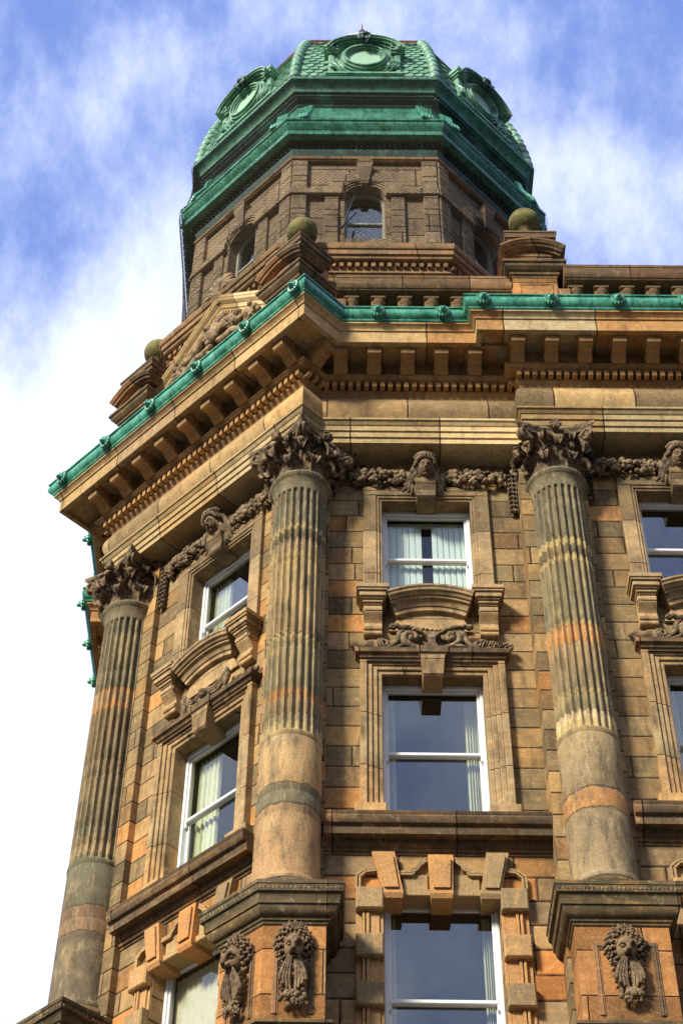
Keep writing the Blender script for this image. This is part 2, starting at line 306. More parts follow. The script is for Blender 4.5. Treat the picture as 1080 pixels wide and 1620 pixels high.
# ------------------------------------------------------------------ mesh builder
class MB:
    def __init__(s): s.v = []; s.f = []; s.xf = None; s.r = []
    def add(s, vs, fs, run=None):
        o = len(s.v); s.r += list(run) if run else [p[0]*.9-p[1]*.6 for p in vs]
        s.v += [tuple(s.xf @ Vector(p)) if s.xf else tuple(p) for p in vs]
        s.f += [tuple(i+o for i in f) for f in fs]; return s
    def box(s, x0, x1, y0, y1, z0, z1, b=0):
        if b:
            x0, x1 = min(x0, x1), max(x0, x1); y0, y1 = min(y0, y1), max(y0, y1)
            # chamfer the outward (front, -y) edges
            P = [(x0, y1, z0), (x1, y1, z0), (x1, y1, z1), (x0, y1, z1), (x0, y0+b, z0), (x1, y0+b, z0), (x1, y0+b, z1), (x0, y0+b, z1),
                 (x0+b, y0, z0+b), (x1-b, y0, z0+b), (x1-b, y0, z1-b), (x0+b, y0, z1-b)]
            F = [(0, 1, 2, 3), (0, 1, 5, 4), (1, 2, 6, 5), (2, 3, 7, 6), (3, 0, 4, 7), (4, 5, 9, 8), (5, 6, 10, 9), (6, 7, 11, 10), (7, 4, 8, 11), (8, 9, 10, 11)]
            return s.add(P, F)
        return s.add([(x0, y0, z0), (x1, y0, z0), (x1, y1, z0), (x0, y1, z0), (x0, y0, z1), (x1, y0, z1), (x1, y1, z1), (x0, y1, z1)],
                     [(0, 3, 2, 1), (4, 5, 6, 7), (0, 1, 5, 4), (1, 2, 6, 5), (2, 3, 7, 6), (3, 0, 4, 7)])
    def prism_y(s, pts, y0, y1):       # pts (x,z)
        n = len(pts); return s.add([(x, y0, z) for x, z in pts]+[(x, y1, z) for x, z in pts],
            [tuple(range(n)), tuple(range(2*n-1, n-1, -1))]+[(i, (i+1) % n, n+(i+1) % n, n+i) for i in range(n)])
    def prism_x(s, pts, x0, x1):       # pts (y,z)
        n = len(pts); return s.add([(x0, y, z) for y, z in pts]+[(x1, y, z) for y, z in pts],
            [tuple(range(n)), tuple(range(2*n-1, n-1, -1))]+[(i, (i+1) % n, n+(i+1) % n, n+i) for i in range(n)])
    def prism_z(s, pts, z0, z1):
        n = len(pts); return s.add([(x, y, z0) for x, y in pts]+[(x, y, z1) for x, y in pts],
            [tuple(range(n)), tuple(range(2*n-1, n-1, -1))]+[(i, (i+1) % n, n+(i+1) % n, n+i) for i in range(n)])
    def loft(s, rings, closed_ring=True, caps=True):
        n = len(rings[0]); vs = [p for r in rings for p in r]; fs = []
        for k in range(len(rings)-1):
            for i in range(n if closed_ring else n-1):
                j = (i+1) % n; fs.append((k*n+i, k*n+j, (k+1)*n+j, (k+1)*n+i))
        if caps: fs += [tuple(range(n)), tuple(range((len(rings)-1)*n+n-1, (len(rings)-1)*n-1, -1))]
        return s.add(vs, fs)
    def lathe(s, prof, n=32, cx=0, cy=0, caps=True):  # prof (r,z)
        return s.loft([[(cx+r*cos(2*pi*i/n), cy+r*sin(2*pi*i/n), z) for i in range(n)] for r, z in prof], True, caps)
    def ell(s, c, r, n=10, m=7):
        if isinstance(r, (int, float)): r = (r, r, r)
        rings = []
        for j in range(m+1):
            t = pi*j/m; t = min(max(t, .06), pi-.06)
            rings.append([(c[0]+r[0]*sin(t)*cos(2*pi*i/n), c[1]+r[1]*sin(t)*sin(2*pi*i/n), c[2]-r[2]*cos(t)) for i in range(n)])
        return s.loft(rings)
    def tube(s, pts, rad, n=7, flat=None):
        P = [Vector(p) for p in pts]
        if isinstance(rad, (int, float)): rad = [rad]*len(P)
        if len(P) > 2 and rad[0] < .3:
            e0, e1 = (P[0]-P[1]).normalized(), (P[-1]-P[-2]).normalized()
            P = [P[0]+e0*rad[0]*.7, P[0]+e0*rad[0]*.4]+P+[P[-1]+e1*rad[-1]*.4, P[-1]+e1*rad[-1]*.7]
            rad = [rad[0]*.35, rad[0]*.8]+list(rad)+[rad[-1]*.8, rad[-1]*.35]
        rings = []; up = None
        for i, p in enumerate(P):
            t = (P[min(i+1, len(P)-1)]-P[max(i-1, 0)])
            t = t.normalized() if t.length > 1e-7 else Vector((0, 0, 1))
            if up is None: up = t.orthogonal().normalized()
            up = (up-t*up.dot(t)); up = up.normalized() if up.length > 1e-6 else t.orthogonal().normalized()
            b = t.cross(up); r = max(rad[i], .001)
            rings.append([tuple(p+(up*cos(2*pi*k/n)+b*sin(2*pi*k/n))*r) for k in range(n)])
        return s.loft(rings)
    def build(s, name, mat, parent=None, loc=(0, 0, 0), rz=0, smooth=35, cat=None):
        me = bpy.data.meshes.new(name); me.from_pydata(s.v, [], s.f)
        at = me.attributes.new('run', 'FLOAT', 'POINT'); at.data.foreach_set('value', s.r)
        bm = bmesh.new(); bm.from_mesh(me); bmesh.ops.recalc_face_normals(bm, faces=bm.faces); bm.to_mesh(me); bm.free()
        if isinstance(mat, (list, tuple)):
            for q in mat: me.materials.append(q)
        else: me.materials.append(mat)
        if smooth:
            me.shade_smooth(); me.set_sharp_from_angle(angle=radians(smooth))
        o = bpy.data.objects.new(name, me); COL.objects.link(o); o.location = loc; o.rotation_euler = (0, 0, rz)
        if parent: o.parent = parent
        return o

def mitred(path, o, closed=False):
    """offset a plan polyline outward by o (outward = right-hand side reversed: dir (1,0) -> (0,-1))"""
    n = len(path); res = []
    for i in range(n):
        if closed: a, b, c = path[i-1], path[i], path[(i+1) % n]
        else: a, b, c = path[max(i-1, 0)], path[i], path[min(i+1, n-1)]
        d1 = Vector((b[0]-a[0], b[1]-a[1])); d2 = Vector((c[0]-b[0], c[1]-b[1]))
        if d1.length < 1e-9: d1 = d2
        if d2.length < 1e-9: d2 = d1
        d1.normalize(); d2.normalize(); n1 = Vector((d1.y, -d1.x)); n2 = Vector((d2.y, -d2.x))
        m = (n1+n2)/(1+n1.dot(n2)); res.append((b[0]+m.x*o, b[1]+m.y*o))
    return res
def sweep(mb, path, prof, closed=False):
    """prof: closed loop of (offset, z); rings along the path"""
    offs = [mitred(path, o, closed) for o, z in prof]
    n = len(prof); run0 = 0
    for i in range(len(path)-1):
        a, b = path[i], path[i+1]; d = Vector((b[0]-a[0], b[1]-a[1])); L = d.length; d.normalize(); vs = []; rn = []
        for j in (i, i+1):
            for k in range(n):
                p = offs[k][j]; vs.append((p[0], p[1], prof[k][1])); rn.append(run0+(p[0]-a[0])*d.x+(p[1]-a[1])*d.y)
        fs = [(k, (k+1) % n, n+(k+1) % n, n+k) for k in range(n)]
        if i == 0: fs.append(tuple(range(n)))
        if i == len(path)-2: fs.append(tuple(range(2*n-1, n-1, -1)))
        mb.add(vs, fs, rn); run0 += L
    return mb
def place_on(path_seg, s_, o):
    """point at distance s_ along a segment from its first point and offset o outward; returns x,y,angle"""
    a, b = path_seg; d = Vector((b[0]-a[0], b[1]-a[1])); d.normalize()
    return a[0]+d.x*s_+d.y*o, a[1]+d.y*s_-d.x*o, atan2(d.y, d.x)
def dup(o, loc, rz=None, parent=None, kids=True):
    c = o.copy(); COL.objects.link(c); c.location = loc
    if rz is not None: c.rotation_euler = (0, 0, rz)
    if parent: c.parent = parent
    if kids:
        for ch in list(o.children):
            q = ch.copy(); COL.objects.link(q); q.parent = c
    return c

# ------------------------------------------------------------------ plan constants
S2 = sqrt(.5)
CC = (-.81, 19.0)                      # corner of front wall and chamfer wall
R45 = -pi/4
def SYM(p): return (p[1]-22.4, p[0]+22.4)
def CH(u, o): return (CC[0]+u*S2-o*S2, CC[1]-u*S2-o*S2)
FR = [(-.718, 18.241), (-.446, 18.513), (2.89, 18.513), (2.89, 18.235), (14, 18.235)]
FPATH = [SYM(p) for p in reversed(FR)] + FR
# FPATH: 0..4 left street side, 4|5 chamfer, 5.. front
SEG = {'left2': (FPATH[0], FPATH[1]), 'left': (FPATH[2], FPATH[3]), 'ch': (FPATH[4], FPATH[5]), 'ret': (FPATH[5], FPATH[6]), 'mid': (FPATH[6], FPATH[7]), 'right': (FPATH[8], FPATH[9])}

root = bpy.data.objects.new('corner_building', None); COL.objects.link(root); root.location = (0, 0, 0)
root['label'] = 'ornate orange and brown sandstone corner building with giant Corinthian columns and green copper domed tower'
root['category'] = 'building'
# ------------------------------------------------------------------ walls with openings
def wall_panel(x0, x1, z0, z1, holes, depth=.36):
    mb = MB(); xs = sorted({x0, x1}|{h[0] for h in holes}|{h[1] for h in holes}); zs = sorted({z0, z1}|{h[2] for h in holes}|{h[3] for h in holes})
    for i in range(len(xs)-1):
        for j in range(len(zs)-1):
            cx, cz = (xs[i]+xs[i+1])/2, (zs[j]+zs[j+1])/2
            if any(h[0] < cx < h[1] and h[2] < cz < h[3] for h in holes): continue
            mb.add([(xs[i], 0, zs[j]), (xs[i+1], 0, zs[j]), (xs[i+1], 0, zs[j+1]), (xs[i], 0, zs[j+1])], [(0, 1, 2, 3)])
    for a, b, c, d in holes:
        mb.add([(a, 0, c), (a, depth, c), (a, depth, d), (a, 0, d)], [(0, 1, 2, 3)])
        mb.add([(b, 0, c), (b, depth, c), (b, depth, d), (b, 0, d)], [(3, 2, 1, 0)])
        mb.add([(a, 0, d), (a, depth, d), (b, depth, d), (b, 0, d)], [(0, 1, 2, 3)])
        mb.add([(a, 0, c), (a, depth, c), (b, depth, c), (b, 0, c)], [(3, 2, 1, 0)])
    return mb

def loc_add(base, dx, dy=0):
    (x, y), rz = base; return (x+dx*cos(rz)-dy*sin(rz), y+dx*sin(rz)+dy*cos(rz), 0), rz

def window(base, xc, hw, z0, z1, meet, kind, yf=.21):
    """sash window: frame (part) > sash, meeting rail, panes, blinds, room (sub-parts)"""
    loc, rz = loc_add(base, xc)
    f = MB(); fw_ = .055
    f.box(-hw, -hw+fw_, yf, yf+.14, z0, z1, .008); f.box(hw-fw_, hw, yf, yf+.14, z0, z1, .008)
    f.box(-hw+fw_, hw-fw_, yf+.002, yf+.14, z1-fw_*1.3, z1, .008); f.box(-hw+fw_, hw-fw_, yf-.03, yf+.14, z0, z0+.05, .008)
    fr = f.build('window', M_WHITE, root, loc, rz, 0)
    i = hw-fw_
    s = MB()   # upper sash stands in front, lower sash behind
    s.box(-i, -i+.04, yf+.03, yf+.07, meet, z1-fw_*1.3, .006); s.box(i-.04, i, yf+.03, yf+.07, meet, z1-fw_*1.3, .006)
    s.box(-i+.04, i-.04, yf+.032, yf+.07, z1-fw_*1.3-.05, z1-fw_*1.3, .006); s.box(-i, i, yf+.025, yf+.07, meet-.055, meet, .008)
    s.box(-i, -i+.035, yf+.028, yf+.07, meet-.14, meet-.055, .006); s.box(i-.035, i, yf+.028, yf+.07, meet-.14, meet-.055, .006)
    s.build('upper_sash', M_WHITE, fr, smooth=0)
    s = MB(); s.box(-i, -i+.045, yf+.085, yf+.125, z0+.05, meet-.01, .006); s.box(i-.045, i, yf+.085, yf+.125, z0+.05, meet-.01, .006)
    s.box(-i+.045, i-.045, yf+.087, yf+.125, z0+.05, z0+.12, .006); s.box(-i+.045, i-.045, yf+.087, yf+.125, meet-.055, meet-.012, .006)
    s.build('lower_sash', M_WHITE, fr, smooth=0)
    gm = M_GLASS2 if kind in ('open', 'blind', 'slats') else M_GLASS
    for nm, a, b, y in (('upper_pane', meet-.01, z1-fw_*1.3-.04, yf+.05), ('lower_pane', z0+.1, meet-.03, yf+.105)):
        g = MB(); g.box(-i+.03, i-.03, y, y+.004, a, b); g.build(nm, gm, fr, smooth=0)
    r = MB(); d = yf+1.3; y0 = yf+.141
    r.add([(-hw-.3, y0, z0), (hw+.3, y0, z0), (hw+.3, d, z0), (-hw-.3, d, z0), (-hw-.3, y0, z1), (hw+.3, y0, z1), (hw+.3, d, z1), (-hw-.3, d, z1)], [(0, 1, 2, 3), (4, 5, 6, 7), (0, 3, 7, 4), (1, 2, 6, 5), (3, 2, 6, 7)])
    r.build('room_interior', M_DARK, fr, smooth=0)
    def strips(x0, x1, za, zb, y, mat, nm, amp=.018, pitch=.09):
        q = MB(); n = max(2, int((x1-x0)/pitch)); 
        for k in range(n):
            xa = x0+(x1-x0)*k/n; xb = x0+(x1-x0)*(k+1)/n-.006; dd = amp*(1+.4*random.random())
            q.add([(xa, y, za), (xb, y+dd, za), (xb, y+dd, zb), (xa, y, zb), (xa, y+.003, za), (xb, y+dd+.003, za), (xb, y+dd+.003, zb), (xa, y+.003, zb)], [(0, 1, 2, 3), (4, 5, 6, 7), (0, 1, 5, 4), (1, 2, 6, 5), (2, 3, 7, 6), (3, 0, 4, 7)])
        q.build(nm, mat, fr, smooth=0)
    def drape(x0, x1, nm='curtain'):
        q = MB(); n = 26; P = [(x0+(x1-x0)*k/n, yf+.22+.025*sin(k*1.25)+.01*sin(k*2.7), 0) for k in range(n+1)]
        q.loft([[(x, y, z) for x, y, _ in P]+[(x, y+.006, z) for x, y, _ in reversed(P)] for z in (z0+.03, z1-.1)]); q.build(nm, M_CURT, fr)
    if kind == 'blind':
        strips(-i, -.06, z0+.05, z1-.17, yf+.17, M_BLIND, 'blind'); strips(.10, i, z0+.05, z1-.17, yf+.17, M_BLIND, 'blind')
        q = MB(); q.box(-i, i, yf+.15, yf+.2, z1-.2, z1-.12, .006); q.build('blind_headrail', M_CREAMP, fr, smooth=0)
    elif kind == 'edge': drape(-i, -i+.14); drape(i-.22, i-.02)
    elif kind == 'edge_wide': drape(-i, -i+.10); drape(i-.16, i-.01)
    elif kind == 'open': drape(-i+.02, -i+.50)
    elif kind == 'open_small': drape(-i+.02, -i+.42)
    elif kind == 'slats': strips(-i, i, z0+.05, z1-.12, yf+.17, M_SLAT, 'blind', .02, .1)
    return fr

# ------------------------------------------------------------------ carving helpers
def gs(x, s): return exp(-(x/s)**2)
def face_mb(mb, c, w_, h_, d_, human=True, n=40, m=34):
    """head as one displaced ellipsoid, looking along -y"""
    rings = []
    for j in range(m+1):
        t = min(max(pi*j/m, .05), pi-.05); ring = []
        for i in range(n):
            a = 2*pi*i/n; X, Y, Z = sin(t)*cos(a), sin(t)*sin(a), -cos(t); k = 0
            if Y < 0:
                f = -Y
                if human:
                    k += .30*gs(X, .13)*gs(Z+.12, .13)*f + .16*gs(X, .09)*gs(Z-.10, .18)*f     # nose, bridge
                    k -= .16*(gs(X-.36, .17)+gs(X+.36, .17))*gs(Z-.10, .11)*f                    # eye sockets
                    k += .07*(gs(X-.36, .10)+gs(X+.36, .10))*gs(Z-.09, .06)*f                    # eyeballs
                    k += .10*(gs(X-.34, .22)+gs(X+.34, .22))*gs(Z-.27, .07)*f                    # brows
                    k += .11*gs(X, .24)*gs(Z+.44, .05)*f + .11*gs(X, .20)*gs(Z+.55, .05)*f       # lips
                    k -= .06*gs(X, .22)*gs(Z+.495, .025)*f; k -= .05*gs(X, .3)*gs(Z+.65, .05)*f
                    k += .16*gs(X, .22)*gs(Z+.80, .12)*f + .06*(gs(X-.48, .2)+gs(X+.48, .2))*gs(Z+.2, .2)*f
                else:
                    k += .48*gs(X, .27)*gs(Z+.30, .22)*f + .30*gs(X, .15)*gs(Z-.05, .30)*f      # muzzle, nose bridge
                    k += .22*gs(X, .16)*gs(Z+.14, .08)*f                                          # nose pad
                    k += .18*(gs(X-.22, .15)+gs(X+.22, .15))*gs(Z+.36, .13)*f                    # jowls
                    k -= .22*(gs(X-.40, .14)+gs(X+.40, .14))*gs(Z-.14, .10)*f
                    k += .10*(gs(X-.40, .08)+gs(X+.40, .08))*gs(Z-.13, .06)*f
                    k += .24*(gs(X-.38, .22)+gs(X+.38, .22))*gs(Z-.33, .09)*f
                    k -= .12*gs(X, .3)*gs(Z+.56, .05)*f; k += .14*gs(X, .2)*gs(Z+.72, .12)*f
            r = 1+k; ring.append((c[0]+X*w_*(1+k*.25), c[1]+Y*d_*r, c[2]+Z*h_*(1+k*.1)))
        rings.append(ring)
    mb.loft(rings)
def spiral(c, r, turns, y, dirn=1, start=0, flip=1, n=26):
    """spiral points in the x-z plane winding inward"""
    return [(c[0]+flip*r*(1-.8*k/n)*cos(start+dirn*turns*2*pi*k/n), y, c[1]+r*(1-.8*k/n)*sin(start+dirn*turns*2*pi*k/n)) for k in range(n+1)]
def leaf(mb, base, tip, w_, lift, n=8):
    """carved leaf: curved ridge from base to tip with serrated sides"""
    b, t = Vector(base), Vector(tip); d = t-b; side = d.cross(Vector((0, 1, 0))); side = side.normalized() if side.length > 1e-6 else Vector((1, 0, 0))
    rings = []
    for k in range(n+1):
        s_ = k/n; p = b+d*s_+Vector((0, -1, 0))*lift*sin(pi*s_)**.7
        ww = w_*sin(pi*min(.97, s_*.85+.12))*(1 if k % 2 else .72)
        rings.append([tuple(p-side*ww+Vector((0, .03, 0))), tuple(p-side*ww*.5+Vector((0, -.012, 0))), tuple(p+Vector((0, .006, 0))), tuple(p+side*ww*.5+Vector((0, -.012, 0))), tuple(p+side*ww+Vector((0, .03, 0))), tuple(p+Vector((0, .06, 0)))])
    mb.loft(rings)

def features(f, c, w_, h_, d_, human):
    """lids, brows, nose and lips laid on the head as rounded strips; c centre, front -y"""
    def P(x, z, e=1.0):
        q = max(0, 1-x*x-z*z); return (c[0]+x*w_*1.04, c[1]-d_*sqrt(q)*e, c[2]+z*h_)
    for sx in (-1, 1):
        if human:
            f.tube([P(sx*x, z, 1.12) for x, z in ((.10, .20), (.25, .31), (.45, .34), (.64, .24))], [.008, .013, .013, .006], 7)
            f.tube([P(sx*x, z, 1.0) for x, z in ((.17, .10), (.30, .19), (.44, .19), (.56, .10))], [.006, .009, .009, .005], 6)
            f.tube([P(sx*x, z, .98) for x, z in ((.17, .08), (.30, .02), (.44, .02), (.56, .08))], [.005, .007, .007, .005], 6)
            f.ell(P(sx*.36, .10, .93), (.022, .016, .018), 10, 7)
            f.ell(P(sx*.13, -.22, 1.22), (.015, .016, .013), 8, 6)
        else:
            f.tube([P(sx*x, z, e) for x, z, e in ((.08, .20, 1.35), (.24, .40, 1.28), (.48, .42, 1.2), (.70, .22, 1.0))], [.02, .032, .032, .014], 8)
            f.tube([P(sx*x, z, 1.1) for x, z in ((.22, .10), (.36, .20), (.50, .19), (.62, .08))], [.007, .011, .011, .006], 6)
            f.ell(P(sx*.40, .12, 1.0), (.024, .02, .02), 10, 7)
            f.ell(P(sx*.20, -.36, 1.55), (.042, .045, .036), 10, 8)
            f.tube([P(sx*x, z, e) for x, z, e in ((.02, -.30, 1.75), (.16, -.46, 1.6), (.34, -.50, 1.35), (.50, -.38, 1.15))], [.012, .018, .018, .01], 7)
            f.ell(P(sx*.82, .50, .6), (.035, .03, .045), 9, 7)
    if human:
        f.tube([P(0, z, e) for z, e in ((.24, 1.08), (.10, 1.14), (-.05, 1.26), (-.18, 1.42), (-.25, 1.30))], [.010, .013, .017, .022, .014], 8)
        f.tube([P(x, -.43-.03*(1-abs(x)/.3), 1.13) for x in (-.3, -.15, 0, .15, .3)], [.005, .011, .010, .011, .005], 7)
        f.tube([P(x, -.54+.06*abs(x)/.3, 1.12) for x in (-.26, -.13, 0, .13, .26)], [.005, .012, .015, .012, .005], 7)
        f.ell(P(0, -.78, 1.2), (.036, .03, .03), 10, 7)
    else:
        f.tube([P(0, z, e) for z, e in ((.42, 1.15), (.2, 1.3), (.0, 1.5), (-.16, 1.72))], [.018, .03, .034, .036], 9)
        f.ell(P(0, -.20, 1.80), (.042, .028, .026), 12, 8)
        f.ell(P(0, -.70, 1.35), (.048, .04, .03), 10, 7)
def head_keystone_mb():
    """crowned head with long hair; origin at chin level centre, front -y"""
    f = MB(); face_mb(f, (0, -.02, .20), .125, .18, .14, True); features(f, (0, -.02, .20), .125, .18, .14, True)
    f.tube([(0, .02, .10), (0, .03, -.04)], [.085, .10], 12)
    h = MB()
    for sx in (-1, 1):
        for k in range(5):       # long wavy locks
            P = [(sx*(.10+.018*k+.012*sin(j*1.3+k)+.006*j*k), .0+.02*k-.035*sin(j*.9+k), .32-.075*j) for j in range(9)]
            h.tube(P, [.035, .042, .04, .042, .038, .04, .036, .034, .02], 6)
        for k in range(3):       # locks sweeping outward at the shoulders
            P = [(sx*(.12+.030*j+.006*k*j), .02-.05*sin(j*.8+k*.5), .14-.040*j-.05*k+.02*sin(j*1.5)) for j in range(7)]
            h.tube(P, [.03, .034, .036, .034, .03, .024, .015], 6)
    for k in range(15):          # fringe of curls
        a = pi*(.02+.96*k/14); h.ell((.15*cos(a), -.07-.03*sin(a), .27+.12*sin(a)), (.034, .04, .046), 8, 6)
    for k in range(15):
        a = pi*(.0+1.0*k/14); h.ell((.165*cos(a), -.01, .25+.16*sin(a)), (.036, .05, .036), 8, 6)
    c = MB(); c.loft([[(.17*cos(a)*q, .03+.16*sin(a)*q, z) for a in [2*pi*i/20 for i in range(20)]] for q, z in ((.93, .36), (1.0, .39), (1.0, .43), (.9, .47), (.55, .50))])
    for k in range(11): a = pi+pi*k/10; c.ell((.17*cos(a), .03+.16*sin(a), .41), (.02, .02, .03), 6, 5)
    return f, h, c
def lion_mb(drapes=True, sc_=1.0):
    f = MB(); face_mb(f, (0, -.03, 0), .15, .18, .14, False); features(f, (0, -.03, 0), .15, .18, .14, False)
    m_ = MB()
    for ring, (rx, rz_, n, s_, yy) in enumerate(((.155, .19, 17, .042, -.06), (.20, .24, 20, .045, -.01), (.235, .28, 22, .042, .04))):
        for k in range(n):
            a = 2*pi*(k+.5*ring)/n; c = (rx*cos(a), yy+.02*random.random(), rz_*sin(a)-.01)
            for q in range(3): m_.ell((c[0]+.03*cos(a+q*.5-.5)*(q+.3), c[1]-.008*(q == 1), c[2]+.03*sin(a+q*.5-.5)*(q+.3)), (s_*.62, s_*.7, s_*.62), 8, 6)
            m_.ell(c, (s_*.7, s_*.8, s_*.7), 7, 5)
    d = None
    if drapes:
        d = MB()
        for sx in (-1, 1):
            for k in range(4):   # cloth swags falling from the mouth
                P = [(sx*(.012+.018*k+(.05+.035*k)*sin(pi*min(1, j/9))*(.5+.5*j/9)), -.12+.010*j, -.13-.06*j-.012*k) for j in range(9-k)]
                d.tube(P, [.016+.02*sin(pi*j/8.5) for j in range(9-k)], 6)
            for k in range(3):
                P = [(sx*(.17-.155*(j/7)), -.03-.03*sin(pi*j/7), -.20-.07*k-.19*sin(pi*.5*j/7)*(1-.12*k)) for j in range(8)]
                d.tube(P, [.02, .028, .034, .036, .036, .034, .028, .018], 6)
        for sx in (-1, 1):
            for k in range(5): leaf(d, (sx*.10, -.01, -.28-.08*k), (sx*(.24-.01*k), -.04, -.24-.085*k), .045, .05, 6)
        for k in range(46):      # fruit at the foot
            a, r = random.random()*2*pi, random.random()**.6
            d.ell((.19*r*cos(a), -.05-.05*(1-r), -.70+.10*r*sin(a)), random.choice((.022, .03, .038)), 7, 5)
    for mb in filter(None, (f, m_, d)): mb.v = [(x*sc_, y*sc_, z*sc_) for x, y, z in mb.v]
    return f, m_, d
def garland_mb(x0, x1, z, sag, seed, rz_=.16):
    """swag of fruit and leaves hung between two points, front -y"""
    rnd = random.Random(seed); g = MB(); L = x1-x0; n = int(L*105)
    for k in range(n):
        t = rnd.random(); x = x0+L*t; thick = rz_*(.55+.6*sin(pi*t)); r = rnd.choice((.026, .032, .038, .046, .058))
        a = rnd.random()*2*pi; q = rnd.random()**.5
        g.ell((x, -.10-.09*sqrt(max(0, 1-q*q))*sin(pi*min(max(t, .1), .9)), z-sag*sin(pi*t)+thick*q*sin(a)), (r, r, r*rnd.uniform(.85, 1.15)), 9, 6)
    for k in range(int(L*14)):
        t = (k+.5)/(L*14); x = x0+L*t; leaf(g, (x, -.04, z-.02), (x+rnd.uniform(-.08, .08), -.10, z+rnd.uniform(.14, .24)), .06, .05, 6)
    for k in range(int(L*26)):
        t = rnd.random(); x = x0+L*t; up = rnd.choice((-1, 1)); zz = z-sag*sin(pi*t)+up*rz_*.6
        leaf(g, (x, -.05, zz), (x+rnd.uniform(-.12, .12), -.09, zz+up*rnd.uniform(.07, .15)), .045, .04, 6)
    return g
def drop_mb(z0, z1):
    g = MB(); n = int((z1-z0)/.105)
    for k in range(n):
        z = z1-.105*k; s_ = .075-.002*k
        for a in (-1, 0, 1): leaf(g, (a*.02, -.03, z), (a*.065, -.075, z-.12), .05*s_/.07, .05, 5)
        g.ell((0, -.05, z-.03), (.05, .045, .05), 7, 5)
    return g

# ------------------------------------------------------------------ entablature
def solid(name, prof, mat, path=FPATH, cat=None, closed=False, label=None):
    mb = MB(); sweep(mb, path, prof, closed); o = mb.build(name, mat, root, smooth=28)
    if label: o['label'] = label
    return o
ARCH = [(-.6, 23.5), (0, 23.5), (0, 23.605), (.012, 23.612), (.028, 23.618), (.028, 23.735), (.042, 23.742), (.055, 23.748), (.055, 23.862), (.07, 23.868), (.085, 23.89), (.105, 23.93), (.125, 23.94), (.13, 23.945), (.13, 23.985), (-.6, 23.985)]
solid('architrave', ARCH, M_ARCH)
FRZ = [(-.5, 23.986), (.02, 23.986)]+[(.02+.10*sin(pi*k/10), 23.99+.605*k/10) for k in range(1, 10)]+[(.02, 24.6), (-.5, 24.6)]
solid('frieze', FRZ, M_FRIEZE)
BED = [(-.5, 24.601), (.02, 24.601), (.025, 24.62), (.04, 24.65), (.07, 24.675), (.09, 24.70), (.095, 24.72), (.06, 24.725), (.06, 24.85), (.215, 24.852), (.205, 24.868), (.235, 24.885), (.26, 24.915), (.27, 24.92), (.27, 24.95), (.19, 24.953), (.19, 25.28), (-.5, 25.28)]
mb = MB(); sweep(mb, FPATH, BED)
for i in range(len(FPATH)-1):     # dentils cut along every straight run
    pa, pb = mitred(FPATH, .105)[i], mitred(FPATH, .105)[i+1]
    L = sqrt((pb[0]-pa[0])**2+(pb[1]-pa[1])**2); ext = min(L, 16 if i else 6); n = int((L-.02)/.131)
    if n < 1: continue
    p = L/n
    for k in range(n):
        if i == 8 and k*p > 6 or i == 0 and k*p < L-4: continue
        x, y, a = place_on((pa, pb), (k+.5)*p, 0); mb.xf = Matrix.Translation((x, y, 0)) @ Matrix.Rotation(a, 4, 'Z')
        mb.box(-.038, .038, -.095, .06, 24.728, 24.849); mb.xf = None
mb.build('dentil_course', M_BRACK, root, smooth=28)
CORN = [(-.5, 25.281), (.66, 25.281), (.66, 25.205), (.735, 25.205), (.75, 25.215), (.75, 25.485), (.757, 25.497), (.775, 25.50), (.775, 25.52), (.785, 25.545), (.815, 25.575), (.84, 25.60), (.85, 25.605), (.85, 25.64), (-.5, 25.64)]
solid('cornice', CORN, M_CORONA)
GUT = [(.5, 25.642), (.86, 25.642), (.875, 25.66), (.88, 25.685), (.92, 25.72), (.945, 25.77), (.95, 25.83), (.935, 25.885), (.925, 25.91), (.95, 25.925), (.955, 25.95), (.5, 25.95)]
gut = solid('gutter', GUT, M_GUT); gut['label'] = 'bright green verdigris copper gutter with lion masks'

m = MB(); w_ = .112
prof = [(0, -.30), (-.05, -.335), (-.12, -.335), (-.18, -.295), (-.225, -.235), (-.27, -.20), (-.32, -.185), (-.36, -.20), (-.405, -.215), (-.44, -.19), (-.455, -.145), (-.46, -.10), (-.46, -.068), (0, -.068)]
m.prism_x([(y, z) for y, z in prof], -w_, w_)
for k, (e, z0, z1) in enumerate(((.012, -.068, -.05), (.03, -.05, -.03), (.045, -.03, .004))): m.box(-w_-e, w_+e, -.46-e*.8, 0, z0, z1)
for sx in (-1, 1): m.tube([(sx*w_, p[1], p[2]) for p in spiral((-.09, -.235), .075, 1.6, 0, 1, pi*.1)] if False else [(sx*(w_+.004), -.095+.072*(1-.8*k/20)*cos(.3+10*k/20), -.245+.072*(1-.8*k/20)*sin(.3+10*k/20)) for k in range(21)], .010, 5)
bracket0 = m.build('cornice_bracket', M_BRACK, root, smooth=30)
spots = []
for k in range(9): spots.append(('ch', 4.865+.02-.6*k))
spots.append(('ret', .0))
for k in range(5): spots.append(('mid', -.107+.446+.56*k))
for k in range(9): spots.append(('right', 2.83-2.89+.56*k))
def spot_xyz(seg, s_, o, mirror=False):
    x, y, a = place_on(SEG[seg], s_, o)
    if mirror: x, y = SYM((x, y)); a = -pi/2-a
    return x, y, a
first = True
for mir in (False, True):
    for seg, s_ in spots:
        if mir and seg == 'ch': continue
        if mir and seg == 'right' and s_ > 4: continue
        x, y, a = spot_xyz(seg, s_, .19, mir)
        if first: bracket0.location = (x, y, 25.278); bracket0.rotation_euler = (0, 0, a); first = False
        else: dup(bracket0, (x, y, 25.278), a, root)
